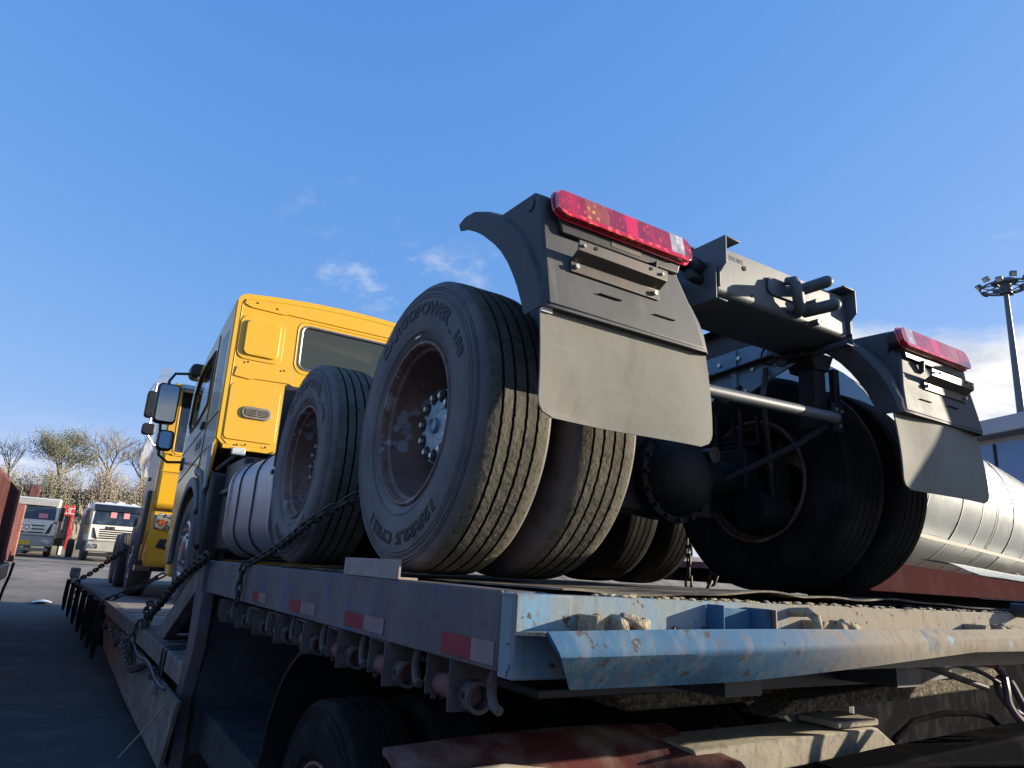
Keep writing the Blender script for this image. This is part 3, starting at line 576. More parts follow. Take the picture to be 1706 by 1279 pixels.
# crossmember at the tail, channel with a rounded lower edge
b = MB(); pr = [(-.69, 1.215), (-.69, 1.055)]+[(-.665-.025*math.cos(R(t)), 1.055-.025*math.sin(R(t))) for t in (15, 30, 45, 60, 75, 90)]+[(-.40, 1.022), (-.40, 1.030), (-.665, 1.038)]+[(-.665-.017*math.cos(R(t)), 1.055-.017*math.sin(R(t))) for t in (75, 50, 25)]+[(-.682, 1.215)]
b.prism(pr, 'x', -.385, .385); build('tail_crossmember', b, 'frame_paint', A)
for s in (-1, 1):     # flanged end plates that wrap the crossmember
    b = MB()
    a_, c_ = sorted((s*.398, s*.388)); b.prism([(-.735, 1.24), (-.735, 1.135), (-.705, 1.105), (-.705, 1.05), (-.35, 1.05), (-.35, 1.24)], 'x', a_, c_)
    a_, c_ = sorted((s*.387, s*.315)); b.box(a_, c_, -.735, -.45, 1.232, 1.24)
    a_, c_ = sorted((s*.440, s*.402)); b.prism([(-.70, 1.13), (-.70, 1.0), (-.35, 1.0), (-.35, 1.13)], 'x', *sorted((s*.4045, s*.4125)))
    b.box(*sorted((s*.404, s*.355)), -.705, -.40, .998, 1.005)
    build('end_plate', b, 'frame_paint', A, bev=.003)
b = MB()
for (x, z, r_) in ((-.245, 1.165, .010), (.245, 1.128, .013), (.21, 1.065, .006), (-.205, 1.065, .006), (.0, 1.055, .006)): b.rod((x, -.688, z), (x, -.6925, z), r_, n=14)
build('plate_hole', b, 'tyre_groove', A)
b = MB(); text_flat(b, '555304', .026, (-.29, -.6905, 1.178), (1, 0, 0), (0, 0, 1), .0006); build('stamped_number', b, 'dark_steel', A)
b = MB()   # tow hook: plate, two pins and a link
b.prism(rrect(-.12, .13, 1.10, 1.17, .02), 'y', -.700, -.6905)
b.pin((.045, -.70, 1.148), (.060, -.85, 1.152), .0235); b.pin((.085, -.70, 1.072), (.102, -.85, 1.068), .0245)
b.tube([V(-.02, -.705, 1.172), V(-.015, -.735, 1.165), V(-.01, -.745, 1.13), V(.0, -.742, 1.09), V(.025, -.73, 1.06), V(.05, -.70, 1.055)], [.016, .022, .023, .023, .022, .018], 12)
b.rod((.12, -.69, 1.115), (.12, -.74, 1.115), .012, n=8); b.rod((.135, -.69, 1.035), (.135, -.735, 1.035), .014, n=8)
build('tow_hook', b, 'frame_paint', A, bev=.002)
# clutter between rail and left lamp
b = MB()
b.rod((-.46, -.62, 1.14), (-.40, -.62, 1.14), .04, .03, 14); b.rod((-.53, -.60, 1.15), (-.46, -.60, 1.145), .022, n=12); b.rod((-.49, -.64, 1.09), (-.42, -.63, 1.09), .02, n=12)
b.tube([V(-.6, -.55, 1.06), V(-.53, -.58, 1.075), V(-.45, -.55, 1.10), V(-.41, -.4, 1.12)], .011, 8); b.tube([V(-.62, -.5, 1.03), V(-.55, -.45, 1.05), V(-.47, -.4, 1.06), V(-.41, -.2, 1.06)], .014, 8)
build('lamp_connector', b, 'black_plastic', A)
b = MB(); b.rod((.41, -.60, 1.10), (.64, -.60, 1.03), .02, n=12); build('fender_arm', b, 'bright_steel', A)
b = MB(); b.rod((-.64, -.42, 1.02), (-.40, -.42, 1.06), .025, n=12); build('fender_arm', b, 'dark_steel', A)
b = MB(); b.lathe([(0, .03), (.10, .03), (.10, .0001)], (.46, -.5, 1.14), (1, 0, -.3), 18); b.tube([V(.42, -.5, 1.15), V(.50, -.5, 1.17), V(.57, -.52, 1.12), V(.58, -.55, 1.07)], .012, 8); build('lamp_connector', b, 'black_plastic', A)
# gusset, hangers, axles seen under the tail
b = MB(); b.prism([(.25, 1.10), (-.18, 1.12), (-.43, 1.09), (-.50, .995), (-.30, .93), (-.14, .865), (.02, .90), (.10, .98), (.25, 1.02)], 'x', .372, .384); build('gusset_plate', b, 'bluegrey_steel', A, bev=.002)
b = MB()
for y, z in ((-.02, 1.06), (-.10, 1.0), (.05, 1.03), (.04, .96), (-.22, 1.0), (-.30, .965), (-.18, .90), (-.14, 1.07)): b.rod((.372, y, z), (.362, y, z), .011, n=6)
build('gusset_bolt', b, 'bolt_zinc', A)
b = MB(); b.box(.36, .3715, -.13, -.10, .87, 1.11); build('gusset_rib', b, 'bluegrey_steel', A)
b = MB()
b.tube([V(.355, -.33+.05*math.cos(t*.5), 1.04+.045*math.sin(t*.5)) for t in range(13)], .005, 6, True); b.tube([V(.345, -.40+.03*math.cos(t*.5), 1.0+.03*math.sin(t*.5)) for t in range(13)], .005, 6, True)
for q in range(5): b.tube([V(.35-q*.006, -.30-.01*q, 1.08), V(.34-q*.006, -.38, 1.05-.008*q), V(.34-q*.006, -.44, 1.02-.006*q), V(.34-q*.006, -.52, 1.03-.01*q)], .007, 6)
build('cable_loom', b, 'black_plastic', A)
for s in (-1, 1):
    b = MB(); b.box(s*.44-.045, s*.44+.035, -.52, -.44, .68, 1.02); b.box(s*.44-.075, s*.44+.075, -.53, -.5205, .70, 1.0) if False else None
    b.box(s*.44+.04, s*.44+.075, -.56, -.53, .68, .95); b.box(s*.44-.01, s*.44+.06, -.575, -.561, .665, .79); b.prism([(-.09, 1.02), (.09, 1.02), (.045, .94), (-.045, .94)], 'y', -.53, -.40, Matrix.Translation((s*.44, 0, 0)))
    build('bar_hanger', b, 'axle_black', A, bev=.004)
    b = MB()
    for dx, z in ((.01, .76), (.045, .755), (.03, .69)): b.rod((s*.44+dx, -.575, z), (s*.44+dx, -.583, z), .008, n=6)
    build('hanger_bolt', b, 'bolt_zinc', A)
b = MB(); b.rod((-.46, -.60, .685), (.41, -.60, .712), .023, n=18); build('underrun_bar', b, 'frame_paint', A)
b = MB(); b.tube([V(.42, -.55, .69), V(.30, -.50, .60), V(.18, -.42, .52), V(.08, -.30, .44)], .012, 8); build('stay_rod', b, 'axle_black', A)
for y in (0, 1.427):
    b = MB()
    b.lathe([(-.27, .0001), (-.265, .06), (-.24, .12), (-.20, .155), (-.15, .172), (-.145, .197), (-.11, .20), (-.10, .17), (0, .18), (.2, .14), (.3, .08)], (-.05, y, .45), (0, 1, 0), 36)
    b.rod((-.95, y, .5), (.95, y, .5), .085, n=20); b.prism([(-.28, -.20), (.28, -.20), (.16, .16), (-.16, .16)], 'y', y-.09, y+.12, Matrix.Translation((-.06, 0, .50)))
    build('drive_axle', b, 'axle_black', A)
b = MB()
for i in range(16):
    a = 2*math.pi*i/16; b.rod((-.05+.186*math.cos(a), -.15, .45+.186*math.sin(a)), (-.05+.186*math.cos(a), -.168, .45+.186*math.sin(a)), .009, n=6)
build('cover_bolt', b, 'axle_black', A)
for q in ([(-.42, -.3, .98), (-.35, -.32, .80), (-.42, -.28, .62), (-.52, -.2, .46)], [(.36, -.3, .98), (.28, -.34, .82), (.36, -.3, .60), (.5, -.2, .42)], [(-.3, -.2, .95), (-.1, -.3, .82), (.1, -.28, .78), (.3, -.2, .90)], [(.3, .1, .95), (.2, -.1, .8), (.15, -.15, .66), (.05, -.1, .62)]):
    b = MB(); b.tube([V(*w) for w in q], .013, 6); build('brake_hose', b, 'black_hose', A)
for x_ in (-.51, .51):
    b = MB()
    for dy in (-.075, .075): b.tube([V(x_-.06, dy, .38), V(x_-.06, dy, .84), V(x_+.06, dy, .84), V(x_+.06, dy, .38)], .012, 6)
    build('axle_bolt', b, 'axle_black', A)
    b = MB(); b.lathe([(0, .20), (.02, .205), (.10, .205), (.12, .15)], (x_+(.02 if x_ > 0 else -.02), 0, .5), (1 if x_ > 0 else -1, 0, 0), 30); build('brake_drum', b, 'axle_black', A)
b = MB()
for a_ in (30, 75, 120, 165): b.box(-.012, .012, -.005, .12, .12, .185, Matrix.Translation((-.05, -.1, .45)) @ Matrix.Rotation(R(a_-100), 4, 'Y'))
build('casting_rib', b, 'axle_black', A)
b = MB(); b.rod((.05, -.19, .545), (.05, -.265, .545), .030, n=18); b.lathe([(0, .012), (.012, .02), (.012, .034)], (.05, -.255, .545), (0, -1, 0), 16); build('filler_plug', b, 'black_plastic', A)
for s in (-1, 1):
    b = MB()
    for i in range(6): b.box(s*.51-.045, s*.51+.045, -.15-i*.0+i*.09, 1.58-i*.09, .66+i*.024, .68+i*.024)
    build('leaf_spring', b, 'axle_black', A, bev=.003)
    b = MB(); b.box(s*.47-.06, s*.47+.06, .55, .9, .55, 1.0); build('spring_saddle', b, 'axle_black', A, bev=.01); b = MB(); b.box(s*.5-.06, s*.5+.06, -.10, .12, .35, .65); build('axle_seat', b, 'axle_black', A, bev=.01)
for z_, y_ in ((.62, 2.15), (.30, 2.25), (.62, .72)):
    b = MB(); b.rod((-.36, y_, z_), (.36, y_, z_), .15, n=24); build('air_tank', b, 'axle_black', A, bev=.02)
b = MB(); b.rod((-.15, -.05, .66), (.3, .6, .9), .03); b.rod((.1, -.05, .66), (-.3, .6, .9), .03); build('torque_rod', b, 'axle_black', A)
b = MB(); b.rod((-.62, -.13, .30), (-.42, -.13, .30), .09, n=20); build('brake_chamber', b, 'axle_black', A); b = MB(); b.rod((.62, -.13, .36), (.42, -.13, .36), .09, n=20); build('brake_chamber', b, 'axle_black', A)
# rear fenders with lamp, bracket and flap
OUT = [(-0.7998, 0.7336), (-0.7864, 0.7934), (-0.7668, 0.845), (-0.7348, 0.9068), (-0.6957, 0.9687), (-0.64, 1.0357), (-0.5678, 1.0986), (-0.4853, 1.1543), (-0.4029, 1.2007), (-0.3307, 1.2316), (-0.2688, 1.2368), (-0.2224, 1.2213)]
INN = [(-0.7039, 0.7336), (-0.6792, 0.7883), (-0.6544, 0.8398), (-0.6235, 0.8914), (-0.5905, 0.9398), (-0.5472, 0.9914), (-0.4988, 1.0368), (-0.4544, 1.0718), (-0.408, 1.1079), (-0.3513, 1.144), (-0.2946, 1.1749), (-0.2379, 1.1935)]
def fender(s, XO, XI):
    b = MB(); n = len(OUT)
    def row(x, C, dy=0): return [V(s*x, y, z) for y, z in C]
    MID = [((a+c)/2*.25+a*.75, (z+w)/2*.25+z*.75) for (a, z), (c, w) in zip(OUT, INN)]
    rows = [row(XO-.004, INN), row(XO, INN), row(XO, MID), row(XO-.008, [(y*.93+c*.07, z*.93+w*.07) for (y, z), (c, w) in zip(OUT, INN)]), row(XO-.025, OUT)]
    rows += [row(XO-.025+(XI+.02-XO+.025)*i/8, OUT) for i in range(1, 9)]
    rows += [row(XI, [(y*.85+c*.15, z*.85+w*.15) for (y, z), (c, w) in zip(OUT, INN)]), row(XI, INN)]
    vs_ = [v for r_ in rows for v in r_]
    b.poly(vs_, [(i*n+j, i*n+j+1, (i+1)*n+j+1, (i+1)*n+j) for i in range(len(rows)-1) for j in range(n-1)])
    f = build('fender', b, 'fender_plastic', A, solid=.006, ang=50)
    # lamp tower rising out of the fender
    b = MB(); tw = [(-.495, 1.145), (-.700, 1.135), (-.745, 1.105), (-.757, .99), (-.784, .85), (-.8045, .738), (-.74, .80), (-.60, 1.0)]
    m_ = len(tw); xa, xb = XO-.010, XI+.13
    v0 = [V(s*xa, y, z) for y, z in tw]; v1 = [V(s*xb, y, z) for y, z in tw]; v1[3].x = s*(XI+.10); v1[4].x = s*(XI+.045); v1[5].x = s*(XI+.02); v1[6].x = s*(XI+.02)
    b.poly(v0+v1, [tuple(range(m_))[::-1], tuple(range(m_, 2*m_))]+[(i, (i+1) % m_, m_+(i+1) % m_, m_+i) for i in range(m_)])
    build('lamp_tower', b, 'fender_plastic', f, bev=.010, segs=3)
    b = MB(); b.rod((s*(XO-.014), -.688, 1.095), (s*(XO-.006), -.688, 1.095), .021, n=20); build('cable_grommet', b, 'black_plastic', f)
    b = MB(); g_ = lambda q: s*(XO-q)
    for q, z in ((.20, .822), (.42, .812)): b.box(*sorted((g_(q), g_(q+.085))), -.7975, -.785, z, z+.003)
    build('moulded_slit', b, 'tyre_groove', f)
    return f
def lamp(s, XO, XI, f):
    a, c = XO, XI     # outer and inner end
    yf = -.800; z0, z1 = 1.033, 1.124
    def bx(u): return s*(a+(c-a)*u)
    b = MB(); xs_ = sorted((bx(.02), bx(.985)))
    b.prism(rrect(xs_[0], xs_[1], z0+.003, z1-.004, .028, 4), 'y', -.776, -.715)
    b.prism([(bx(.06), z0-.045), (bx(.03), z0+.02), (bx(.95), z0+.02), (bx(.92), z0-.04)], 'y', -.772, -.70)
    lb = build('tail_lamp', b, 'black_plastic', A, bev=.005)
    b = MB(); text_flat(b, 'E4 024 R10 HZ', .014, (bx(.5), -.735, z0-.0445), (1, 0, 0), (0, 1, 0), .0006); b.box(*sorted((bx(.40), bx(.62))), -.7735, -.7722, z0-.030, z0-.010); build('type_label', b, 'bracket_steel', lb)
    ring = rrect(min(bx(0), bx(1)), max(bx(0), bx(1)), z0, z1, .034, 7); zc_ = z0+.019
    SH = Matrix(((1, 0, 0, 0), (0, 1, .22, -.22*z0), (0, 0, 1, 0), (0, 0, 0, 1)))
    def clip(P, k, v, sg):
        o = []
        for p, q in zip(P, P[1:]+P[:1]):
            ip, iq = sg*(p[k]-v) >= 0, sg*(q[k]-v) >= 0
            if ip: o.append(p)
            if ip != iq: t = (v-p[k])/(q[k]-p[k]); o.append((p[0]+(q[0]-p[0])*t, p[1]+(q[1]-p[1])*t))
        return o
    def seg(u0, u1, nm, mt):
        x0, x1 = sorted((bx(u0), bx(u1))); P = clip(clip(clip(ring, 0, x0+.0002, 1), 0, x1-.0002, -1), 1, zc_, 1)
        b = MB(); b.prism(P, 'y', -.7765, yf, SH); return build(nm, b, mt, lb)
    for u0, u1, nm, mt in ((-.01, .19, 'lens_red', 'lens_red'), (.19, .36, 'lens_amber', 'lens_amber'), (.36, .48, 'lens_red', 'lens_red'), (.48, .57, 'reflector_strip', 'lens_strip'), (.57, .83, 'lens_red', 'lens_red'), (.83, .94, 'reverse_lens', 'lens_clear'), (.94, 1.01, 'lens_red', 'lens_red')): seg(u0, u1, nm, mt)
    b = MB(); b.prism(clip(ring, 1, zc_-.0003, -1), 'y', -.7765, yf-.002, SH); build('lens_lip', b, 'lens_edge', lb, bev=.003)
    b = MB(); o_ = [(x, z) for x, z in rrect(min(bx(0), bx(1))-.003, max(bx(0), bx(1))+.003, z0-.003, z1+.002, .036, 7)]; b.tube([SH @ V(x, -.7765, z) for x, z in o_], .0045, 6, True); build('lens_surround', b, 'lens_strip', lb)
    # folded steel bracket under the lamp
    b = MB(); x0, x1 = sorted((s*1.118, s*.768))
    b.prism([(-.782, .868), (-.788, .868), (-.786, .902), (-.822, .922), (-.824, .955), (-.818, .955), (-.817, .927), (-.778, .905)], 'x', x0, x1)
    b.prism([(-.785, .95), (-.79, 1.0), (-.76, 1.0), (-.765, .94)], 'x', *sorted((s*.784, s*.778)))
    br = build('lamp_bracket', b, 'bracket_steel', A, bev=.0015)
    b = MB()
    for u in (.05, .93):
        x = x0+(x1-x0)*u; b.rod((x, -.787, .885), (x, -.799, .885), .008, n=6); b.rod((x, -.823, .938), (x, -.83, .938), .005, n=6)
    build('bracket_bolt', b, 'bolt_zinc', br)
    b = MB()
    for u in (.18, .80): b.rod((x0+(x1-x0)*u, -.8242, .944), (x0+(x1-x0)*u, -.8252, .944), .006, n=10)
    build('bracket_hole', b, 'tyre_groove', br)
def flap(s, XO, XI, f, ph):
    xs_ = sorted((s*XO, s*XI)); pts = rrect(xs_[0], xs_[1], .405, .72, .05, 5)
    # sheet with rounded lower corners, gently bowed
    def ff(u, v):
        x = xs_[0]+u*(xs_[1]-xs_[0]); z = .748-v*.325; e = v*.325-.275
        if e > 0:
            sh = .05-math.sqrt(max(0, .05**2-e**2)); x = xs_[0]+sh+u*(xs_[1]-xs_[0]-2*sh)
        return V(x, -.772-.018*math.sin(v*2.2)+.012*math.sin(u*5+ph)*v*.8+(.012*math.sin(u*math.pi*2+ph)*(1-v) if ph else 0), z)
    b = MB(); b.sheet(ff, 24, 24); return build('mud_flap', b, 'flap_rubber', f, solid=.006, ang=60)
for s in (-1, 1):
    XO, XI = 1.215, .555
    if s < 0: b = MB(); b.box(-1.04, -.47, -.625, -.60, .615, .98); build('shade_plate', b, 'black_plastic', A, bev=.004)  # unseen plate added behind the left flap to shade the upper tyre
    f = fender(s, XO, XI); lamp(s, 1.177, .626, f); flap(s, 1.212, .553, f, 0 if s < 0 else 1.3)
b = MB(); b.box(-1.212, -1.175, -.786, -.778, .722, .738); build('flap_clip', b, 'white_paint', A)
b = MB(); b.box(-1.225, -.62, 2.04, 2.06, .55, 1.06); b.box(-1.235, -1.22, 2.03, 2.065, .50, .53); build('front_fender_plate', b, 'black_plastic', A, bev=.004)
# fuel tank
b = MB(); b.prism(rrect(-1.205, -.55, .02, .72, .20, 7), 'y', 2.12, 3.36); ft = build('fuel_tank', b, 'aluminium', A, bev=.012, segs=3)
for y in (2.55, 3.05):
    b = MB(); o_ = rrect(-1.209, -.546, .016, .724, .203, 7); b.tube([V(x, y, z) for x, z in o_], .007, 6, True); build('tank_strap', b, 'black_plastic', ft)
b = MB(); b.prism(rrect(-1.222, -.54, .005, .735, .21, 7), 'y', 3.362, 3.40); build('tank_rim', b, 'bright_steel', ft)
b = MB(); b.rod((-.85, 2.9, .715), (-.87, 2.9, .80), .05, .045, 18); build('filler_cap', b, 'bright_steel', ft)
b = MB(); b.tube([V(-.90, 2.93, .80), V(-.93, 2.95, .76), V(-.945, 2.95, .70), V(-.95, 2.94, .66)], .004, 6); build('cap_chain', b, 'bolt_zinc', ft)
b = MB(); b.box(.55, 1.18, 2.2, 3.5, .03, .72); build('side_box', b, 'matt_black', A, bev=.03)
b = MB(); b.box(-1.12, -.5, 3.5, 4.25, .05, .78); b.box(-1.15, -.6, 3.55, 4.2, .50, .56); build('battery_box', b, 'black_plastic', A, bev=.02)
b = MB(); b.box(-1.125, -1.10, 3.48, 3.49, .60, .72); b.box(-1.05, -.85, 3.485, 3.495, .66, .76); b.box(-1.05, -.95, 3.485, 3.4945, .60, .645); build('box_label', b, 'sticker_white', A)
b = MB(); b.box(-.5, .5, 3.3, 4.3, .7, 1.0); b.rod((-.3, 2.2, .9), (-.3, 4.2, .85), .12, n=20); build('gearbox', b, 'dark_steel', A, bev=.02)
b = MB(); b.lathe([(0, .0001), (0, .45), (.1, .50), (.16, .50), (.16, .20)], (0, 1.1, 1.24), (0, 0, 1), 32); build('fifth_wheel', b, 'dark_steel', A, PA)
# ---- cab (leaning forward a little)
CO = Vector((0, 4.37, .985)); CT = R(-4.0)
PC = Matrix.Translation(CO) @ Matrix.Rotation(CT, 4, 'X')
CW = 1.222
def cab_roof(x): return 1.47+.095*(1-(x/CW)**2)
cabm = MB(); wx0, wx1, wz0, wz1 = -.585, .585, .835, 1.285
N_ = 24
def wall_strip(x0, x1, zf0, zf1, n):
    for i in range(n):
        a = x0+(x1-x0)*i/n; c = x0+(x1-x0)*(i+1)/n
        cabm.poly([V(a, 0, zf0(a)), V(c, 0, zf0(c)), V(c, 0, zf1(c)), V(a, 0, zf1(a))], [(0, 1, 2, 3)])
# rear wall as a filled ring round the window
outer = []
for i in range(13): x = -CW+.07+(2*CW-.14)*i/12; outer.append((x, cab_roof(x)))
outer = [(-CW, .05), (-CW, cab_roof(CW)-.07), (-CW+.012, cab_roof(CW)-.035), (-CW+.035, cab_roof(CW)-.008)]+outer+[(CW-.035, cab_roof(CW)-.008), (CW-.012, cab_roof(CW)-.035), (CW, cab_roof(CW)-.07), (CW, .05), (CW-.05, 0), (-CW+.05, 0)]
hole = rrect(wx0, wx1, wz0, wz1, .07, 5)
bm = cabm.bm
ov = [bm.verts.new(V(x, 0, z)) for x, z in outer]; hv = [bm.verts.new(V(x, 0, z)) for x, z in hole]
ed = [bm.edges.new((ov[i], ov[(i+1) % len(ov)])) for i in range(len(ov))]+[bm.edges.new((hv[i], hv[(i+1) % len(hv)])) for i in range(len(hv))]
bmesh.ops.triangle_fill(bm, edges=ed, use_beauty=True)
# roof, sides, floor as a skin from the outline going forward; roof line falls to the front
LEN = 2.12
def skin_pt(i, t):
    x, z = outer[i]; top = z > 1.0; k_ = t/LEN
    zz_ = z-(.20*k_*1.0+.05*k_**3 if top else 0); xx = x*(1-.015*k_**2)
    return V(xx, .028+t, zz_) if t > 0 else V(x, 0, z)
ring_t = [0, .001, .5, 1.0, 1.5, LEN]
skip_side = lambda i: outer[i][0] == -CW and outer[(i+1) % len(outer)][0] == -CW or outer[i][0] == CW and outer[(i+1) % len(outer)][0] == CW
k = len(outer); base = [[bm.verts.new(skin_pt(i, t)) for i in range(k)] for t in ring_t]
for j in range(len(ring_t)-1):
    for i in range(k):
        if skip_side(i): continue
        bm.faces.new((base[j][i], base[j][(i+1) % k], base[j+1][(i+1) % k], base[j+1][i]))
for f in bm.faces: f.material_index = 0
bmesh.ops.remove_doubles(bm, verts=bm.verts, dist=1e-4)
cab = build('cab', cabm, 'yellow', A, PC, solid=.02, ang=50)
# side walls with a window opening, wheel arch below
def side_wall(s, mat):
    b = MB(); x = s*CW
    zt = lambda t: cab_roof(CW)-.07-.20*t/LEN-.05*(t/LEN)**3
    P = [(.0, .02), (.0, zt(0)), (.7, zt(.7)), (1.4, zt(1.4)), (1.95, zt(1.95)), (2.12, .95), (2.17, .45), (2.19, -.15), (2.19, -.95), (1.60, -.95)]
    P += [(.84+.66*math.cos(R(a)), -.90+.66*math.sin(R(a))) for a in range(0, 150, 12)]+[(.22, -.36), (.12, -.25)]
    h = [(.78, .55), (.80, 1.12), (1.20, 1.13), (1.62, 1.08), (1.86, .92), (1.93, .58), (1.75, .45), (1.3, .46)]
    ov = [b.bm.verts.new(V(x, t, z)) for t, z in P]; hv = [b.bm.verts.new(V(x, t, z)) for t, z in h]
    ed = [b.bm.edges.new((q[i], q[(i+1) % len(q)])) for q in (ov, hv) for i in range(len(q))]
    bmesh.ops.triangle_fill(b.bm, edges=ed, use_beauty=True)
    o = build('cab_side', b, mat, cab, PC, solid=.03)
    b = MB(); b.poly([V(x-s*.01, t, z) for t, z in h], [tuple(range(len(h)))]); build('side_window', b, 'glass', cab, PC)
    b = MB(); b.tube([V(x+s*.016, t, z) for t, z in h], .016, 8, True); build('window_seal', b, 'black_plastic', cab, PC)
    b = MB(); b.tube([V(x+s*.017, t, z) for t, z in [(.66, zt(.66)-.08), (.66, .1), (.72, -.2)]], .006, 6); b.tube([V(x+s*.017, t, z) for t, z in [(.05, .30), (.64, .30), (2.1, .25)]], .006, 6); b.tube([V(x+s*.017, t, z) for t, z in [(.05, .0), (.64, .02), (2.1, -.06)]], .006, 6)
    build('door_seam', b, 'black_plastic', cab, PC)
    b = MB(); b.box(*sorted((x+s*.012, x+s*.045)), .76, .90, .30, .36); build('door_handle', b, 'black_plastic', cab, PC, bev=.01)
    b = MB(); b.box(*sorted((x+s*.0155, x+s*.018)), .16, .52, .34, 1.15); b.box(*sorted((x+s*.0155, x+s*.018)), .68, 2.05, .0, .44); b.box(*sorted((x+s*.0155, x+s*.018)), .1, .62, -.2, .28); build('side_panel', b, 'pale_overlay', cab, PC)
    b = MB(); b.box(*sorted((x+s*.019, x+s*.022)), .86, 1.0, .12, .20); b.box(*sorted((x+s*.019, x+s*.022)), 1.06, 1.12, .12, .20); build('door_emblem', b, 'black_plastic', cab, PC)
    # grey arch trim
    b = MB(); ar = [(.84+r_*math.cos(R(a)), -.90+r_*math.sin(R(a))) for r_, sg in ((.70, 1), (.60, -1)) for a in (range(-8, 158, 8) if sg > 0 else range(152, -16, -8))]
    b.prism(ar, 'x', *sorted((x+s*.017, x+s*.055))); build('arch_trim', b, 'frame_paint', cab, PC, bev=.012)
    b = MB(); b.prism([(.0, .0), (.18, .0), (.18, -.42), (.06, -.40), (.0, -.2)], 'x', *sorted((x+s*.016, x+s*.03))); build('arch_corner', b, 'grey_bumper', cab, PC)
for s in (-1, 1): side_wall(s, 'yellow')
b = MB(); b.poly([V(-CW+.06, LEN+.04, .40), V(CW-.06, LEN+.04, .40), V(CW-.10, LEN-.10, 1.18), V(-CW+.10, LEN-.10, 1.18)], [(0, 1, 2, 3)]); build('windscreen', b, 'glass', cab, PC)
b = MB(); b.box(-CW+.03, CW-.03, LEN, LEN+.06, -.95, .39); build('cab_front', b, 'yellow', cab, PC)
b = MB(); b.box(-CW+.05, CW-.05, .05, LEN-.02, -.02, .02); b.box(-1.0, 1.0, LEN-.5, LEN-.1, .02, .42); b.box(-.95, -.45, 1.0, 1.15, .1, .95); b.box(.45, .95, 1.0, 1.15, .1, .95); b.box(-1.1, 1.1, .06, .6, .02, .40); build('cab_interior', b, 'interior', cab, PC, bev=.02)
b = MB(); b.prism([(-.62, 1.30), (.25, 1.30), (.25, 1.12), (-.1, 1.16), (-.62, 1.22)], 'y', .22, .24); build('bunk_panel', b, 'yellow', cab, PC, bev=.01)
# back wall details
b = MB(); b.poly([V(x, .004, z) for x, z in rrect(wx0+.003, wx1-.003, wz0+.003, wz1-.003, .067, 5)], [tuple(range(24))]); build('rear_window', b, 'glass', cab, PC)
b = MB(); b.tube([V(x, -.008, z) for x, z in rrect(wx0-.004, wx1+.004, wz0-.004, wz1+.004, .072, 5)], .013, 8, True); build('window_seal', b, 'bright_steel', cab, PC)
def ridge(pts, r_=.010, closed=True, sink=.004, name='pressed_rib'):
    b = MB(); b.tube([V(x, -.010+sink, z) for x, z in pts], r_, 8, closed); build(name, b, 'yellow', cab, PC)
ridge(rrect(wx0-.045, wx1+.045, wz0-.05, wz1+.05, .10, 5), .008, sink=.002)
ridge([(x*.968, .03+(z-.03)*.972) for x, z in outer], .006, True, .003)
b = MB(); b.prism(rrect(-1.175, -.755, .825, 1.27, .08, 5), 'y', -.018, -.0101); build('pressed_panel', b, 'yellow', cab, PC, bev=.006)
b = MB(); b.prism(rrect(-1.125, -.795, .865, 1.225, .055, 5), 'y', -.040, -.0185); build('pressed_panel', b, 'yellow', cab, PC, bev=.014, segs=3)
b = MB(); b.prism(rrect(-1.178, -.72, .045, .575, .04, 4), 'y', -.017, -.0101); build('pressed_panel', b, 'yellow', cab, PC, bev=.005)
b = MB(); b.prism([(-1.17, .645), (-1.15, .74), (-1.05, .748), (-.55, .735), (1.1, .72), (1.1, .63), (-.62, .635), (-.66, .655), (-.98, .645), (-1.02, .632)], 'y', -.020, -.0101); build('pressed_panel', b, 'yellow', cab, PC, bev=.006)
b = MB(); b.prism([(-1.17, 1.38), (-1.155, 1.43), (1.12, 1.50), (1.15, 1.38), (1.1, 1.365), (-.74, 1.362), (-.79, 1.35), (-1.09, 1.352), (-1.12, 1.36)], 'y', -.020, -.0101); build('pressed_panel', b, 'yellow', cab, PC, bev=.006)
b = MB()
for x, z in ((-1.05, 1.41), (-.86, 1.395), (-1.06, .80), (-.72, .78), (-1.05, -.0), (-.98, .01), (-.8, .01)): b.rod((x, -.0205, z), (x, -.0225, z), .010, n=10)
build('panel_hole', b, 'tyre_groove', cab, PC)
b = MB(); b.prism(rrect(-1.057, -.783, .255, .372, .055, 6), 'y', -.034, -.0175); vg = build('air_vent', b, 'tailgate', cab, PC, bev=.008)
b = MB(); b.prism(rrect(-1.030, -.810, .278, .350, .034, 5), 'y', -.0352, -.0345); build('vent_recess', b, 'tyre_groove', vg, PC)
b = MB()
for i in range(5): b.box(-1.022, -.818, -.039, -.0356, .286+i*.014, .292+i*.014)
b.box(-.924, -.916, -.0395, -.0356, .280, .348); build('vent_slat', b, 'tailgate', vg, PC)
b = MB(); b.box(-1.17, -.55, -.012, .02, -.045, .0); build('lower_flange', b, 'yellow', cab, PC, bev=.004)
b = MB(); b.box(-1.09, -.97, -.05, .0, -.10, -.03); build('plate_lamp', b, 'lamp_glass', cab, PC, bev=.008)
b = MB(); b.rod((-1.04, -.02, -.09), (-1.18, .05, -.24), .018); build('lamp_arm', b, 'bracket_steel', cab, PC)
b = MB(); b.tube([V(-.70, -.02, -.02), V(-.71, -.06, -.05), V(-.72, -.05, -.10)], .008, 6); build('cab_catch', b, 'bolt_zinc', cab, PC)
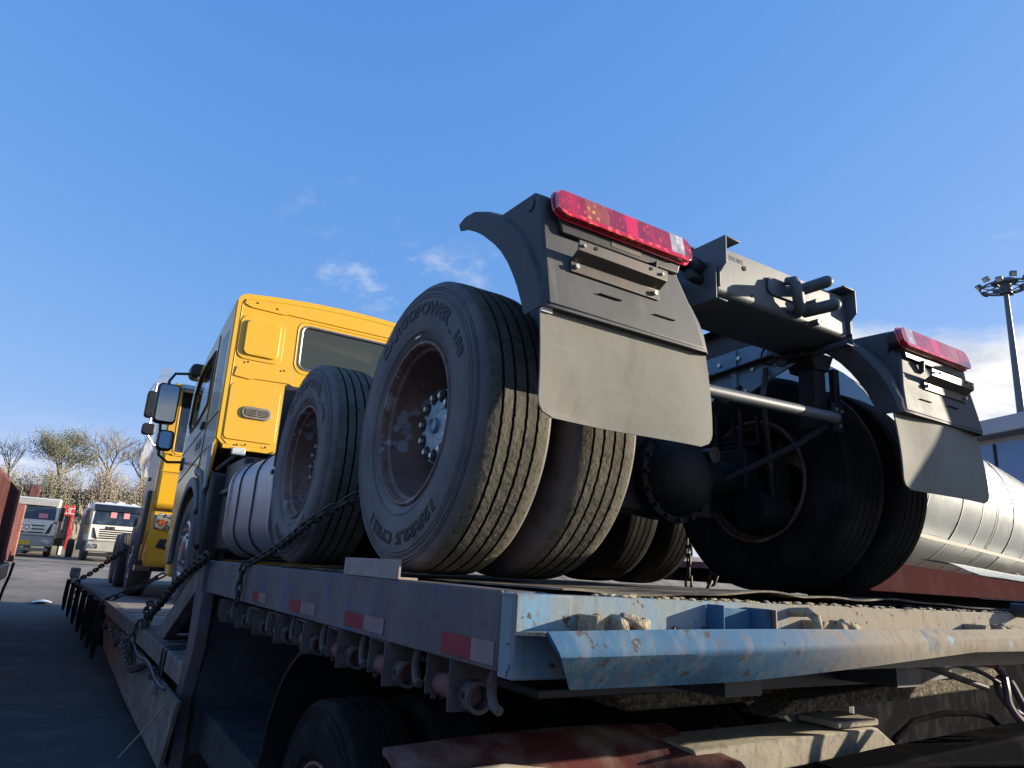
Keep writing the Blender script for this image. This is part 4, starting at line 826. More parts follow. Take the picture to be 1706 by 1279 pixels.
# mirrors
def mirror(xc, y, z0, z1, w, face, par, depth=.12):
    b = MB(); b.prism(rrect(xc-w/2, xc+w/2, z0, z1, .05, 4), 'y', y, y+depth); mo = build('mirror', b, 'black_plastic', par, bev=.02)
    if face:
        b = MB(); b.poly([V(x, y-.004-.03*(z1-z)/(z1-z0)+(.015 if False else 0), z) for x, z in rrect(xc-w/2+.02, xc+w/2-.02, z0+.02, z1-.02, .035, 4)], [tuple(range(20))]); build('mirror_glass', b, 'mirror', mo)
    return mo
mirror(-1.515, 6.3, 1.40, 1.86, .235, True, A); mirror(-1.462, 6.3, 1.10, 1.33, .17, True, A)
mirror(1.515, 6.3, 1.40, 1.86, .235, True, A)
b = MB(); b.tube([V(-1.20, 6.32, 1.98), V(-1.34, 6.36, 2.02), V(-1.48, 6.38, 2.0), V(-1.53, 6.36, 1.90), V(-1.54, 6.36, 1.4), V(-1.50, 6.36, 1.05), V(-1.40, 6.37, .98), V(-1.22, 6.36, 1.0)], .016, 8); build('mirror_arm', b, 'black_plastic', A)
b = MB(); b.prism([(6.30, .90), (6.42, .90), (6.42, 1.05), (6.30, 1.05)], 'x', -1.26, -1.19); build('mirror_foot', b, 'black_plastic', A, bev=.02)
b = MB(); b.prism(rrect(-1.34, -1.10, 1.97, 2.14, .06, 4), 'y', 6.25, 6.50); ml = build('kerb_mirror', b, 'black_plastic', A, bev=.03, segs=3)
b = MB(); b.prism(rrect(-1.26, -1.16, 1.945, 1.985, .018, 3), 'y', 6.245, 6.30); build('mirror_glass', b, 'white_paint', ml)
wheel(A, (-1.09, 5.2, .04), -1, False, False, cover=True); wheel(A, (1.09, 5.2, .04), 1, False, False, cover=True)
b = MB(); b.box(-1.22, -1.05, 4.32, 4.44, -.05, .72); b.tube([V(-1.19, 4.42+.0, .05), V(-1.19, 4.5, .45), V(-1.19, 4.75, .72), V(-1.19, 5.2, .80)], .07, 10); build('wheel_fender', b, 'black_plastic', A, bev=.03)
b = MB(); b.rod((-1.0, 5.2, .04), (1.0, 5.2, .04), .07); build('front_axle', b, 'dark_steel', A)
b = MB(); b.box(-1.2, 1.2, 6.2, 6.6, -.25, .15); build('front_bumper', b, 'yellow', A, bev=.03)

# ------------------------------------------------------------ second tractor, facing the camera
LZ = -.728
B = thing('yellow_tractor_unit', 'yellow tractor unit on the lower deck, facing the camera with headlamp in view', 'truck', (.05, 11.6, LZ), 'yellow tractor units loaded on the trailer')
bx0, bx1 = -1.15, 1.25; Yf = 9.95
b = MB()   # lower body and bumper
b.prism([(Yf, .62), (Yf-.05, .30), (Yf-.06, -.12), (Yf+.02, -.24), (Yf+.55, -.10), (Yf+.75, .62)], 'x', bx0+.02, bx1-.02); build('bumper', b, 'yellow', B, bev=.04, segs=3)
b = MB(); b.prism([(Yf+.02, .64), (Yf-.03, .70), (Yf-.02, 1.22), (Yf+.05, 1.30), (Yf+.06, 1.52), (Yf+.30, 1.52), (Yf+.30, .64)], 'x', bx0+.03, bx1-.03); cb = build('cab', b, 'yellow', B, bev=.03, segs=3)
b = MB(); b.box(bx0+.4, bx1-.4, Yf-.045, Yf-.021, .74, 1.10); build('grille', b, 'black_plastic', cb, bev=.01)
b = MB(); b.box(bx0+.05, bx1-.05, Yf-.010, Yf+.02, .622, .638); build('panel_gap', b, 'tyre_groove', cb)
b = MB(); b.tube([V(bx0+.04, Yf-.012, 1.235), V(bx0+.5, Yf-.03, 1.235), V(bx1-.04, Yf-.012, 1.235)], .012, 6); build('panel_lip', b, 'yellow', cb)
# body shell behind: sides, roof, pillars
b = MB()
for x0, x1 in ((bx0, bx0+.05), (bx1-.05, bx1)):
    P = [(Yf+.08, .3), (Yf+.08, 1.5), (Yf+.25, 2.60), (Yf+2.1, 2.66), (Yf+2.1, .40), (Yf+1.85, .40)]+[(Yf+1.35+.62*math.cos(R(a)), -.15+.72*math.sin(R(a))) for a in range(35, 181, 18)]+[(Yf+.62, -.15)]
    b = MB(); b.prism(P, 'x', x0, x1); build('cab_side', b, 'yellow', cb, bev=.01)
b = MB(); b.box(bx0+.02, bx1-.02, Yf+.22, Yf+2.1, 2.62, 2.72); b.box(bx0+.02, bx1-.02, Yf+2.05, Yf+2.1, .4, 2.62); build('roof', b, 'yellow', cb, bev=.03)
b = MB()
for s, x in ((1, bx0), (-1, bx1)):
    b.poly([V(x+s*q[0], q[1], q[2]) for q in ((.03, Yf+.06, 1.52), (.15, Yf+.055, 1.52), (.15, Yf+.24, 2.62), (.03, Yf+.26, 2.62))], [(0, 1, 2, 3)])
b.poly([V(bx0+.15, Yf+.055, 1.50), V(bx1-.15, Yf+.055, 1.50), V(bx1-.15, Yf+.058, 1.56), V(bx0+.15, Yf+.058, 1.56)], [(0, 1, 2, 3)])
build('pillar', b, 'yellow', cb, solid=.02)
b = MB(); b.poly([V(bx0+.145, Yf+.085, 1.55), V(bx1-.145, Yf+.085, 1.55), V(bx1-.145, Yf+.265, 2.62), V(bx0+.145, Yf+.265, 2.62)], [(0, 1, 2, 3)]); build('windscreen', b, 'glass_dark', cb)
b = MB(); b.rod((bx0+.42, Yf+.24, 2.42), (bx0+.42, Yf+.238, 2.42), .13, n=24); sk = build('windscreen_sticker', b, 'sticker_white', cb)
b = MB(); text_flat(b, 'SITRAK', .085, (bx0+.43, Yf+.235, 2.39), (1, 0, 0), (0, .17, .98), .001); build('sticker_text', b, 'dark_steel', sk)
b = MB(); b.tube([V(q[0], q[1]-.012, q[2]) for q in ((bx0+.15, Yf+.24, 2.6), (bx0+.15, Yf+.07, 1.58), (bx0+.2, Yf+.06, 1.53), (bx0+1.2, Yf+.06, 1.52))], .012, 6); build('windscreen_seal', b, 'yellow', cb)
b = MB(); b.prism([(Yf-.12, 2.50), (Yf+.22, 2.62), (Yf+.22, 2.72), (Yf-.12, 2.58)], 'x', bx0+.12, bx1-.12); build('sun_visor', b, 'black_gloss', B, bev=.02)
b = MB(); b.prism([(bx0+.06, .34), (bx0+.10, .58), (bx0+.44, .56), (bx0+.40, .32)], 'y', Yf-.085, Yf-.03); hl = build('headlamp', b, 'headlamp', B, bev=.02)
b = MB(); b.rod((bx0+.17, Yf-.09, .44), (bx0+.17, Yf-.075, .44), .05, n=16); build('indicator', b, 'lens_amber', hl)
b = MB(); b.prism([(bx0+.14, .06), (bx0+.18, .19), (bx0+.44, .20), (bx0+.44, .10), (bx0+.34, .03)], 'y', Yf-.075, Yf-.045); fl = build('fog_lamp', b, 'black_plastic', B, bev=.02)
b = MB(); b.rod((bx0+.32, Yf-.085, .115), (bx0+.32, Yf-.075, .115), .055, n=16); build('fog_lens', b, 'headlamp', fl)
b = MB()
for s, x in ((-1, bx0), (1, bx1)): b.box(*sorted((x+s*.03, x+s*.002)), Yf+1.15, Yf+1.30, 1.16, 1.22)
build('door_handle', b, 'black_plastic', cb, bev=.01)
b = MB(); b.box(bx0-.003, bx0-.0005, Yf+.25, Yf+1.9, .80, 1.9); build('side_overlay', b, 'pale_overlay', cb)
b = MB(); b.prism([(Yf+.45, .95), (Yf+.55, .95), (Yf+.75, .66), (Yf+1.4, .72), (Yf+2.1, .70), (Yf+2.1, .62), (Yf+1.4, .62), (Yf+.80, .50), (Yf+.62, .1), (Yf+.52, .1)], 'x', bx0-.06, bx0-.002); build('arch_trim', b, 'frame_paint', B, bev=.012)
mirror(-1.435, 9.85, 2.03, 2.46, .17, False, B); mirror(-1.415, 9.85, 1.76, 1.94, .19, False, B)
b = MB(); b.tube([V(-1.12, 10.1, 2.55), V(-1.3, 9.95, 2.62), V(-1.42, 9.9, 2.60), V(-1.42, 9.9, 2.4), V(-1.41, 9.9, 1.75), V(-1.3, 9.95, 1.62), V(-1.13, 10.05, 1.6)], .018, 8); b.tube([V(-1.5, 9.9, 2.45), V(-1.45, 9.9, 2.58), V(-1.4, 9.9, 2.5)], .012, 6); build('mirror_arm', b, 'bright_steel', B)
b = MB(); b.sheet(lambda u, v: V(-1.46+.16*u+.03*math.sin(v*9+u*4), 9.9+.05*math.sin(v*7+u*6), 1.76-.62*v-.05*math.sin(u*9)), 8, 14); build('mirror_wrapping', b, 'wrapping', B)
b = MB(); b.sheet(lambda u, v: V(-1.40+.16*u+.02*math.sin(v*9), 9.92+.03*math.sin(v*7), 2.84-.3*v+.06*u), 5, 8); build('mirror_wrapping', b, 'wrapping', B)
for x, s in ((-1.06, -1), (1.16, 1)):
    wheel(B, (x, 11.45, LZ+.53), s, False, False, cover=True)
    for y in (14.3, 15.7):
        wheel(B, (x*1.0-.02, y, LZ+.53), s, True, True); wheel(B, (x*.70+.0, y, LZ+.53), -s, True, False)
b = MB(); b.box(-.35, .45, 11.0, 16.6, .0, .28); build('chassis', b, 'dark_steel', B)
b = MB(); b.box(-1.12, -.45, 12.2, 13.4, -.35, .45); b.box(-1.10, -.55, 13.55, 13.65, -.3, .62); build('side_tank', b, 'black_plastic', B, bev=.05)
b = MB(); b.box(-1.0, -.97, Yf+.55, Yf+.62, -.30, .05); b.box(-1.2, -1.0, Yf+.42, Yf+.7, -.30, -.22); build('step', b, 'chrome', B)
b = MB(); b.box(-.95, 1.05, Yf+.3, Yf+2, -.3, .6); build('engine', b, 'dark_steel', B)

# ------------------------------------------------------------ chains
def link_proto():
    b = MB(); P = []
    for i in range(16):
        a = 2*math.pi*i/16; P.append(V(.013*math.cos(a), 0, .013*math.sin(a)+(.017 if math.sin(a) > 0 else -.017)))
    b.tube(P, .0058, 6, True); o = build('link', b, 'chain'); COL.objects.unlink(o); return o
LINK = link_proto()
def chain(pts, label, sc=1.0, grp='lashing chains on the trailer'):
    P = [Vector(p) for p in pts]; Q = []
    for i in range(len(P)-1):       # Catmull-Rom
        p0, p1, p2, p3 = P[max(i-1, 0)], P[i], P[i+1], P[min(i+2, len(P)-1)]
        for t in [j/12 for j in range(12)]:
            Q.append(.5*((2*p1)+(p2-p0)*t+(2*p0-5*p1+4*p2-p3)*t*t+(3*p1-p0-3*p2+p3)*t**3))
    Q.append(P[-1]); root = thing('lashing_chain', label, 'chain', P[-1], grp)
    step = .046*sc; acc = 0; n = 0
    for a, c in zip(Q, Q[1:]):
        ln = (c-a).length; d = (c-a).normalized() if ln else V(0, 0, 1)
        while acc < ln:
            o = inst(LINK, root, a+d*acc-P[-1]); o.rotation_mode = 'QUATERNION'
            q = d.to_track_quat('Z', 'Y')
            from mathutils import Quaternion
            o.rotation_quaternion = q @ Quaternion((0, 0, 1), R(45+90*(n % 2)+random.uniform(-12, 12))); o.scale = (sc, sc, sc); n += 1; acc += step
        acc -= ln
    return root
chain([(-1.02, .56, .40), (-1.27, .79, .215), (-1.28, 1.41, .075), (-1.30, 1.85, -.01), (-1.325, 1.96, -.04), (-1.33, 1.98, -.14), (-1.33, 1.99, -.27)], 'rusty chain running up between the two big left tyres and over the deck edge', 1.25)
chain([(-1.36, 3.0, .0), (-1.36, 4.09, -.20), (-1.37, 5.1, -.48), (-1.38, 5.7, -.62), (-1.42, 5.85, -.70), (-1.46, 5.9, -.80), (-1.45, 5.85, -1.05)], 'rusty chain sloping down beside the ramp to the lower deck', 2.0)
chain([(-1.40, 5.7, -.56), (-1.36, 5.85, -.50), (-1.33, 5.75, -.58), (-1.40, 5.6, -.68), (-1.36, 5.7, -.70)], 'small knot of chain on the lower deck by the ramp foot', 1.8)
chain([(-1.15, 13.4, .02), (-1.4, 14.0, -.25), (-1.62, 14.6, -.50), (-1.80, 15.0, -.68), (-1.82, 15.0, -1.05)], 'dark chain from the far tractor down to the rear corner of the lower deck', 2.6)
chain([(-.9, 9.6, -.35), (-1.2, 9.8, -.55), (-1.45, 9.9, -.70), (-1.56, 9.95, -.80), (-1.57, 9.95, -1.1)], 'dark chain from the bumper of the far tractor over the lower deck edge', 2.6)
chain([(-1.46, 4.6, -.92), (-1.47, 5.5, -1.06), (-1.48, 6.6, -.93), (-1.49, 7.4, -1.06), (-1.5, 8.4, -.94), (-1.52, 9.4, -1.06), (-1.54, 10.2, -.95)], 'slack chain draped along the side below the lower deck', 1.8)
chain([(.98, .78, .32), (.985, .79, .15), (.98, .79, -.01)], 'chain hanging straight down in the gap beside the right rear tyres, left of its pair', 1.3)
chain([(1.14, .74, .12), (1.15, .75, .06), (1.10, .75, -.01)], 'short chain hanging in the gap beside the right rear tyres, right of its pair', 1.6)

# ------------------------------------------------------------ road tractor under the gooseneck
H = thing('hauling_tractor', 'dusty road tractor in the shade under the gooseneck with a red wing and dark wheel', 'truck', (0, .8, GZ))
for y in (.62, 2.0):
    for s in (-1, 1):
        if y < 1 or s > 0: wheel(H, (s*1.08, y, GZ+.55), s, False, False, shaded=True)
        wheel(H, (s*.73, y, GZ+.55), -s, True, False, shaded=True)
for y in (.66,):
    b = MB(); ar = [(y+.67*math.cos(R(a)), GZ+.53+.67*math.sin(R(a))) for a in range(20, 175, 8)]
    b.sheet(lambda u, v: V(-1.25+u*.63, y+.72*math.cos(R(-10+v*85)), GZ+.55+.72*math.sin(R(-10+v*85))), 2, 20); build('wing', b, 'black_plastic', H, solid=.012)
for s in (-1, 1):
    b = MB(); b.box(s*.42-.035, s*.42+.035, -3.5, 3.2, -.98, -.70); build('frame_rail', b, 'matt_black', H, bev=.004)
b = MB(); b.prism([(-.60, -.335), (1.7, -.26), (1.72, -.36), (1.2, -.40), (-.50, -.42)], 'y', -.36, .55); build('coupling_plate', b, 'grease', H, bev=.01)
b = MB(); b.prism([(.12, -.375), (1.62, -.29), (1.66, -.345), (1.5, -.375), (-.02, -.425)], 'y', -.56, -.42); build('coupling_ramp', b, 'grease', H, bev=.008)
b = MB(); b.prism([(-.36, -.51), (.68, -.505), (.80, -.575), (.25, -.60), (-.30, -.62)], 'y', -.52, -.30); b.box(.45, .72, -.50, -.32, -.50, -.475); build('cross_beam', b, 'dusty_frame', H, bev=.006)
b = MB()
b.sheet(lambda u, v: V(-1.33+u*1.10, -.45+v*.20-(.22*max(0, u-.72)/.28 if v < .5 else 0), -.505+.02*math.sin(u*2.8)-.10*(1-v)**2), 16, 6); build('front_wing', b, 'red_dusty', H, solid=.02)
b = MB(); b.tube([V(-1.33, -.40, -.56), V(-1.2, -.46, -.525), V(-1.05, -.47, -.52), V(-.9, -.46, -.545)], .012, 8); build('wing_edge', b, 'dusty_frame', H)
b = MB(); b.tube([V(.82, -.5, -.56), V(.98, -.5, -.497), V(1.22, -.5, -.478), V(1.46, -.5, -.49), V(1.62, -.5, -.515), V(1.8, -.45, -.57)], .013, 8); build('cable_cover', b, 'matt_black', H)
b = MB(); b.prism([(.05, -.545), (.45, -.525), (1.7, -.490), (1.7, -1.2), (.05, -1.2)], 'y', -.82, -.66); build('rear_deck', b, 'matt_black', H, bev=.01)
b = MB(); b.tube([V(.0, -.84, -.53), V(.6, -.85, -.55), V(1.3, -.86, -.60)], .012, 8); build('step_bar', b, 'matt_black', H)
b = MB(); b.box(-1.2, 1.6, -3.4, 3.1, -1.25, -1.0); build('under_tray', b, 'dark_steel', H)
b = MB(); b.box(.95, 2.6, .8, 1.5, -1.5, -.52); build('tank', b, 'black_plastic', H, bev=.05); b = MB(); b.box(.3, 3.4, 2.6, 2.7, -1.58, -.3); build('side_guard', b, 'black_plastic', H); pass
def hose(pts, r_, mat, label, grp='coupling hoses in front of the gooseneck'):
    P = [Vector(p) for p in pts]; Q = []
    for i in range(len(P)-1):
        p0, p1, p2, p3 = P[max(i-1, 0)], P[i], P[i+1], P[min(i+2, len(P)-1)]
        for t in [j/8 for j in range(8)]: Q.append(.5*((2*p1)+(p2-p0)*t+(2*p0-5*p1+4*p2-p3)*t*t+(3*p1-p0-3*p2+p3)*t**3))
    Q.append(P[-1]); b = MB(); b.tube(Q, r_, 8); return tag(build('air_hose', b, mat), label, 'hose', grp)
hose([(.98, -.70, -.222), (1.03, -.76, -.232), (1.07, -.80, -.24)], .012, 'red_hose', 'short red hose end sticking out below the dented beam')
hose([(1.07, -.80, -.24), (1.10, -.81, -.27), (1.07, -.83, -.32), (1.06, -.84, -.38), (1.10, -.86, -.435), (1.17, -.86, -.43), (1.20, -.82, -.37), (1.21, -.78, -.30), (1.16, -.76, -.305), (1.15, -.78, -.37), (1.20, -.82, -.43), (1.28, -.84, -.40), (1.36, -.82, -.33)], .015, 'mauve_hose', 'thick coiled mauve hose looping below the beam at the right edge')
hose([(.50, -.80, -.225), (.60, -.80, -.24), (.72, -.79, -.265), (.85, -.78, -.29), (.98, -.80, -.32)], .012, 'black_hose', 'black hose with red wire ends, lowest under the dented beam')
hose([(.74, -.79, -.225), (.84, -.79, -.24), (.95, -.80, -.262), (1.04, -.82, -.30)], .009, 'black_hose', 'thin ribbed black hose between the red hose and the lowest hose')
hose([(.46, -.80, -.215), (.54, -.80, -.232), (.66, -.79, -.25)], .006, 'red_hose', 'thin red wire lying on the lowest black hose')

# ------------------------------------------------------------ silver tank on a red flatbed to the right
adir = V(math.sin(R(77)), math.cos(R(77)), 0); nrm = V(adir.y, -adir.x, 0)
C0 = V(7.6, 2.9, 1.20); TR = .97
TK = thing('silver_tank', 'large silver clad tank lying on a red flatbed right of the loaded tractor', 'tank', (C0.x, C0.y, .27))
def along(t, a, r_): return C0+adir*t+nrm*(r_*math.cos(a))+V(0, 0, r_*math.sin(a))
cuts = [-4.4, -3.2, -2.0, -1.15, -.42, .50, 1.6, 2.8, 4.2]
for a, c in zip(cuts, cuts[1:]):
    for q0, q1 in ((-100, -38), (-38, 42), (42, 100), (100, 260)):
        b = MB(); rr = TR+random.uniform(-.004, .004)
        b.sheet(lambda u, v: along(a+.004+u*(c-a-.008), R(q0+.3+v*(q1-q0-.6)), rr+.006*noise.noise(V((a+u)*2, v*3+q0, 4))), 4, 10); build('cladding_panel', b, 'tank_sheet', TK)
for t in cuts[1:-1]:
    wd = .022 if t != -.42 else .016
    for off in ((0,) if t != -.42 else (-.06, .06)):
        b = MB(); b.lathe([(-wd/2, TR+.002), (-wd/2, TR+.007), (wd/2, TR+.007), (wd/2, TR+.002)], C0+adir*(t+off), adir, 72); build('band', b, 'tank_band', TK)
for ang_ in (-38, 42):
    b = MB(); b.sheet(lambda u, v: along(-4.4+u*8.6, R(ang_-1.3+v*2.6), TR+.008), 30, 2); build('seam_strip', b, 'tank_band', TK)
for t, d_ in ((-4.4, -1), (4.2, 1)):
    b = MB(); b.lathe([(0, TR), (.08, TR*.93), (.18, TR*.6), (.22, .001)], C0+adir*t, adir*d_, 40); build('end_cap', b, 'tank_sheet', TK)
b = MB(); b.tube([along(-.36, R(62), TR+.03), along(-.15, R(52), TR+.03), along(.05, R(33), TR+.03)], .008, 6); b.tube([along(.05, R(33), TR+.03), along(.07, R(29), TR+.03)], [.018, .01], 6); build('lashing_cord', b, 'tank_band', TK)
FB = thing('red_flatbed', 'red flatbed trailer frame carrying the silver tank', 'trailer', (C0.x, C0.y, GZ))
def FBm(): return Matrix((adir, -nrm, V(0, 0, 1))).transposed().to_4x4()
FM = Matrix.Translation((C0.x, C0.y, 0)) @ FBm()
b = MB(); b.box(-5.9, 8, -1.25, -1.13, .03, .225); b.box(-4.4, 8, 1.13, 1.25, .03, .225); build('side_beam', b, 'beam_shaded', FB, FM, bev=.006)
b = MB(); b.box(-5.9, 8, -.9, -.85, -1.5, .029); build('side_skirt', b, 'matt_black', FB, FM)  # dark sheet added in front of sunlit ground, standing in for shade
b = MB(); b.box(-4.4, 8, -1.12, 1.12, .16, .22); build('deck', b, 'red_primer', FB, FM)
for t in (4.4, 6):
    for q in (-1, 1): wheel(FB, FM @ V(t, q*1.0, GZ+.53), -1, False, False).rotation_euler = (0, 0, R(-77)+math.pi/2+ (0 if q < 0 else math.pi))
for t in (1.6, 3.8):
    b = MB(); b.prism([(-.9, .226), (.9, .226), (.7, .42), (.3, .33), (-.3, .33), (-.7, .42)], 'x', t, t+.25); build('cradle', b, 'red_primer', FB, FM, bev=.01)
b = MB(); b.sheet(lambda u, v: FM @ V(-3.2+u*10, -1.27+v*.45, .236+.12*math.sin(v*1.6)+.015*noise.noise(V(u*8, v*3, 2))), 40, 6)
tag(build('galvanised_sheet', b, 'tank_sheet', solid=.006), 'loose silver sheet lying along the edge of the red flatbed', 'metal sheet')
# ------------------------------------------------------------ building and light mast to the right
BD = thing('glass_building', 'low blue glazed building with flat grey roof behind the silver tank', 'building', (27, 8, gz(8)))
az_b = R(66)
BM = Matrix.Translation((21.9, 8.5, 0)) @ Matrix.Rotation(R(-18), 4, 'Z')
b = MB(); b.box(0, 14, -8, 2, 5.05, 5.55); build('roof', b, 'concrete_grey', BD, BM, bev=.04)
b = MB(); b.box(.6, 13.4, -7.4, 1.6, GZ, 5.04); build('wall', b, 'concrete_grey', BD, BM)
for i in range(5):
    b = MB(); b.box(.52, .595, -6.9+i*1.7, -6.9+i*1.7+1.6, .5, 4.85); w_ = build('window', b, 'blue_glass', BD, BM)
    b = MB(); b.box(.49, .515, -6.93+i*1.7, -6.88+i*1.7, .5, 4.85); build('mullion', b, 'dark_steel', w_, BM)
for i in range(7):
    b = MB(); b.box(.8+i*1.8, .8+i*1.8+1.65, -7.48, -7.405, .5, 4.85); build('window', b, 'blue_glass', BD, BM)
b = MB(); b.box(.505, .515, -.35, -.1, 3.0, 3.5); build('window_sticker', b, 'sticker_yellow', BD, BM)
PT = V(46.05, 16.6, 19.9); PB_ = V(47.2, 17.2, gz(17))
MS = thing('light_mast', 'tall grey light mast with a ring of floodlights at the top', 'light mast', tuple(PB_))
b = MB(); b.lathe([(0, .36), (12, .24), (21, .14), ((PT-PB_).length+.1, .12)], PB_, PT-PB_, 20); build('pole', b, 'mast_paint', MS)
b = MB()
RR = 1.35
b.tube([PT+V(RR*math.cos(2*math.pi*i/24), RR*math.sin(2*math.pi*i/24), -.35) for i in range(24)], .07, 6, True)
for i in range(8): a = 2*math.pi*i/8; b.rod(PT+V(.2*math.cos(a), .2*math.sin(a), -.1), PT+V(RR*math.cos(a), RR*math.sin(a), -.35), .045, n=6); b.rod(PT+V(.2*math.cos(a), .2*math.sin(a), -.7), PT+V(RR*math.cos(a), RR*math.sin(a), -.38), .04, n=6)
b.lathe([(0, .75), (.16, .62), (.2, .001)], PT+V(0, 0, -.05), (0, 0, 1), 18); b.lathe([(-.75, .35), (0, .35)], PT+V(0, 0, -.05), (0, 0, 1), 14)
build('lamp_ring', b, 'mast_paint', MS)
for i in range(12):
    a = 2*math.pi*i/12+.2; Mx = Matrix.Translation(PT+V(1.45*math.cos(a), 1.45*math.sin(a), -.28+.25*(i % 2))) @ Matrix.Rotation(a, 4, 'Z') @ Matrix.Rotation(R(38), 4, 'Y')
    b = MB(); b.box(-.12, .12, -.19, .19, -.15, .17, Mx); fl_ = build('floodlight', b, 'mast_paint', MS, bev=.03)
    b = MB(); b.box(.122, .13, -.15, .15, -.11, .13, Mx); build('floodlight_glass', b, 'lamp_glass', fl_)

# ------------------------------------------------------------ lorries parked at the back
def parked_truck(x, y, name, label, style, rz=0):
    t = thing(name, label, 'truck', (x, y, gz(y)), 'lorries parked at the far side', rz)
    z = 0; Mx = Matrix.Translation(t.location) @ Matrix.Rotation(rz, 4, 'Z'); PB = lambda n_, mb, mt, p=None, **k_: build(n_, mb, mt, p or t, Mx, **k_)
    b = MB(); b.prism([(0.02, 1.0), (0, 1.75), (.16, 2.72), (.45, 2.86), (2.0, 2.86), (2.0, .9)], 'x', -1.22, 1.22); cb_ = PB('cab', b, 'white_cab', bev=.07, segs=3)
    b = MB(); b.poly([V(-1.10, -.008, 1.78), V(1.10, -.008, 1.78), V(1.05, .118, 2.52), V(-1.05, .118, 2.52)], [(0, 1, 2, 3)]); PB('windscreen', b, 'glass_dark', cb_, solid=.02)
    b = MB(); b.prism([(-.02, 2.46), (.10, 2.50), (.30, 2.80), (.12, 2.76)], 'x', -1.14, 1.14); PB('sun_visor', b, 'grey_bumper' if style == 1 else 'black_gloss', cb_, bev=.02)
    b = MB(); b.box(-1.20, 1.20, -.10, .6, .48, .98); bp_ = PB('bumper', b, 'grey_bumper', bev=.05)
    b = MB(); b.box(-1.05, 1.05, -.06, .3, .26, .42); PB('lower_valance', b, 'dirt' if style == 1 else 'black_plastic', bev=.02)
    for s in (-1, 1):
        b = MB(); b.box(s*.90-.20, s*.90+.20, -.125, -.101, .62, .84); PB('headlamp', b, 'headlamp', bp_, bev=.01)
        b = MB(); b.box(s*1.34-.10, s*1.34+.10, .05, .25, 1.75, 2.45); PB('mirror', b, 'black_plastic', bev=.03)
        b = MB(); b.tube([V(s*1.2, .25, 2.5), V(s*1.34, .15, 2.52), V(s*1.34, .15, 2.3)], .03, 6); PB('mirror_arm', b, 'black_plastic')
        b = MB(); b.prism([(s*.78, 1.08), (s*.98, 1.15), (s*1.05, 1.62), (s*.98, 1.62)], 'y', -.018, .03); PB('air_inlet', b, 'black_plastic', cb_)
        wheel(t, Mx @ V(s*1.02, 1.35, .53), s, False, False); wheel(t, Mx @ V(s*1.02, 5.6, .53), s, True, False)
    for i in range(3 if style == 1 else 5):
        b = MB(); dz = .17 if style == 1 else .105; b.box(-.72, .72, -.022, .0, 1.12+i*dz, 1.12+i*dz+.055); PB('grille_slat', b, 'black_plastic', cb_)
    b = MB(); b.box(-.9, .9, -.03, .02, 1.0, 1.06); PB('grille_bar', b, 'grey_bumper', cb_)
    if style == 1:
        b = MB(); b.lathe([(-.012, .20), (.012, .20), (.012, .17), (-.012, .17), (-.012, .20)], (0, -.06, 1.36), (0, 1, 0), 28)
        for q in (90, 210, 330): b.prism([(.028*math.cos(R(q+90)), 1.36+.028*math.sin(R(q+90))), (.175*math.cos(R(q)), 1.36+.175*math.sin(R(q))), (.028*math.cos(R(q-90)), 1.36+.028*math.sin(R(q-90)))], 'y', -.07, -.05)
        PB('star_emblem', b, 'chrome', cb_)
        b = MB(); b.box(-.46, .24, -.125, -.102, .56, .74); np_ = PB('number_plate', b, 'plate_yellow', bp_)
        b = MB(); text_flat(b, 'HT 63152', .14, (-.11, -.127, .60), (1, 0, 0), (0, 0, 1), .001); PB('plate_text', b, 'black_plastic', np_)
        b = MB(); b.box(.38, .76, -.14, -.13, 1.86, 2.08, Matrix.Rotation(R(-4), 4, 'X')); PB('dash_cloth', b, 'pink_card', cb_)
        b = MB(); b.box(1.05, 1.222, -.004, .05, 1.62, 1.72); PB('side_marker', b, 'red_truck', cb_)
        b = MB(); b.box(-.36, .10, 2.4, 2.9, 2.6, 3.6); PB('exhaust_stack', b, 'maroon', bev=.05)
        b = MB(); b.box(-1.2, 1.2, 2.3, 8, .9, 1.3); PB('chassis', b, 'dark_steel')
    else:
        b = MB(); text_flat(b, 'BABEI', .17, (-.3, -.012, 1.60), (1, 0, 0), (0, 0, 1), .004, .006); PB('front_lettering', b, 'black_plastic', cb_)
        b = MB(); b.box(-1.228, -1.221, .3, 1.9, 1.3, 2.5); PB('door', b, 'orange', cb_)
        b = MB(); text_flat(b, 'H7', .5, (-1.229, 1.0, 1.6), (0, -1, 0), (0, 0, 1), .003, .01); PB('door_lettering', b, 'black_plastic', cb_)
        for xx in (-.38, .20): b = MB(); b.box(xx, xx+.26, -.125, -.115, 2.15, 2.42, Matrix.Rotation(R(-4), 4, 'X')); PB('pink_card', b, 'pink_card', cb_)
        b = MB(); b.box(-.95, -.75, .0, .012, 1.83, 1.93); PB('blue_card', b, 'blue_glass', cb_)
        b = MB(); b.box(-1.15, 1.22, 2.3, 5.5, .5, 2.4); PB('dump_body', b, 'tailgate')
    return t
parked_truck(-3.85, 40.0, 'white_lorry', 'white lorry with star badge, yellow plate and grey bumper at the far side', 1)
t2 = parked_truck(-.05, 38.4, 'white_lorry', 'white lorry with orange door and pink cards in its windscreen', 2, R(4))
b = MB()
def tarp_f(u, v): 
    x = -1.55+u*2.95; y = 40.6+v*3.4; return V(x, y, gz(40)+2.72+.22*math.sin(u*math.pi)+.16*noise.noise(V(x*2.2, y*1.5, 0))+.09*noise.noise(V(x*6, y*4, 2))-(.35 if u in (0, 1) else 0)-(.3 if v == 0 else 0))
b.sheet(tarp_f, 30, 30); tag(build('tarpaulin', b, 'tarp', solid=.02), 'crumpled white and blue tarpaulin heaped behind the orange-door lorry', 'tarpaulin')
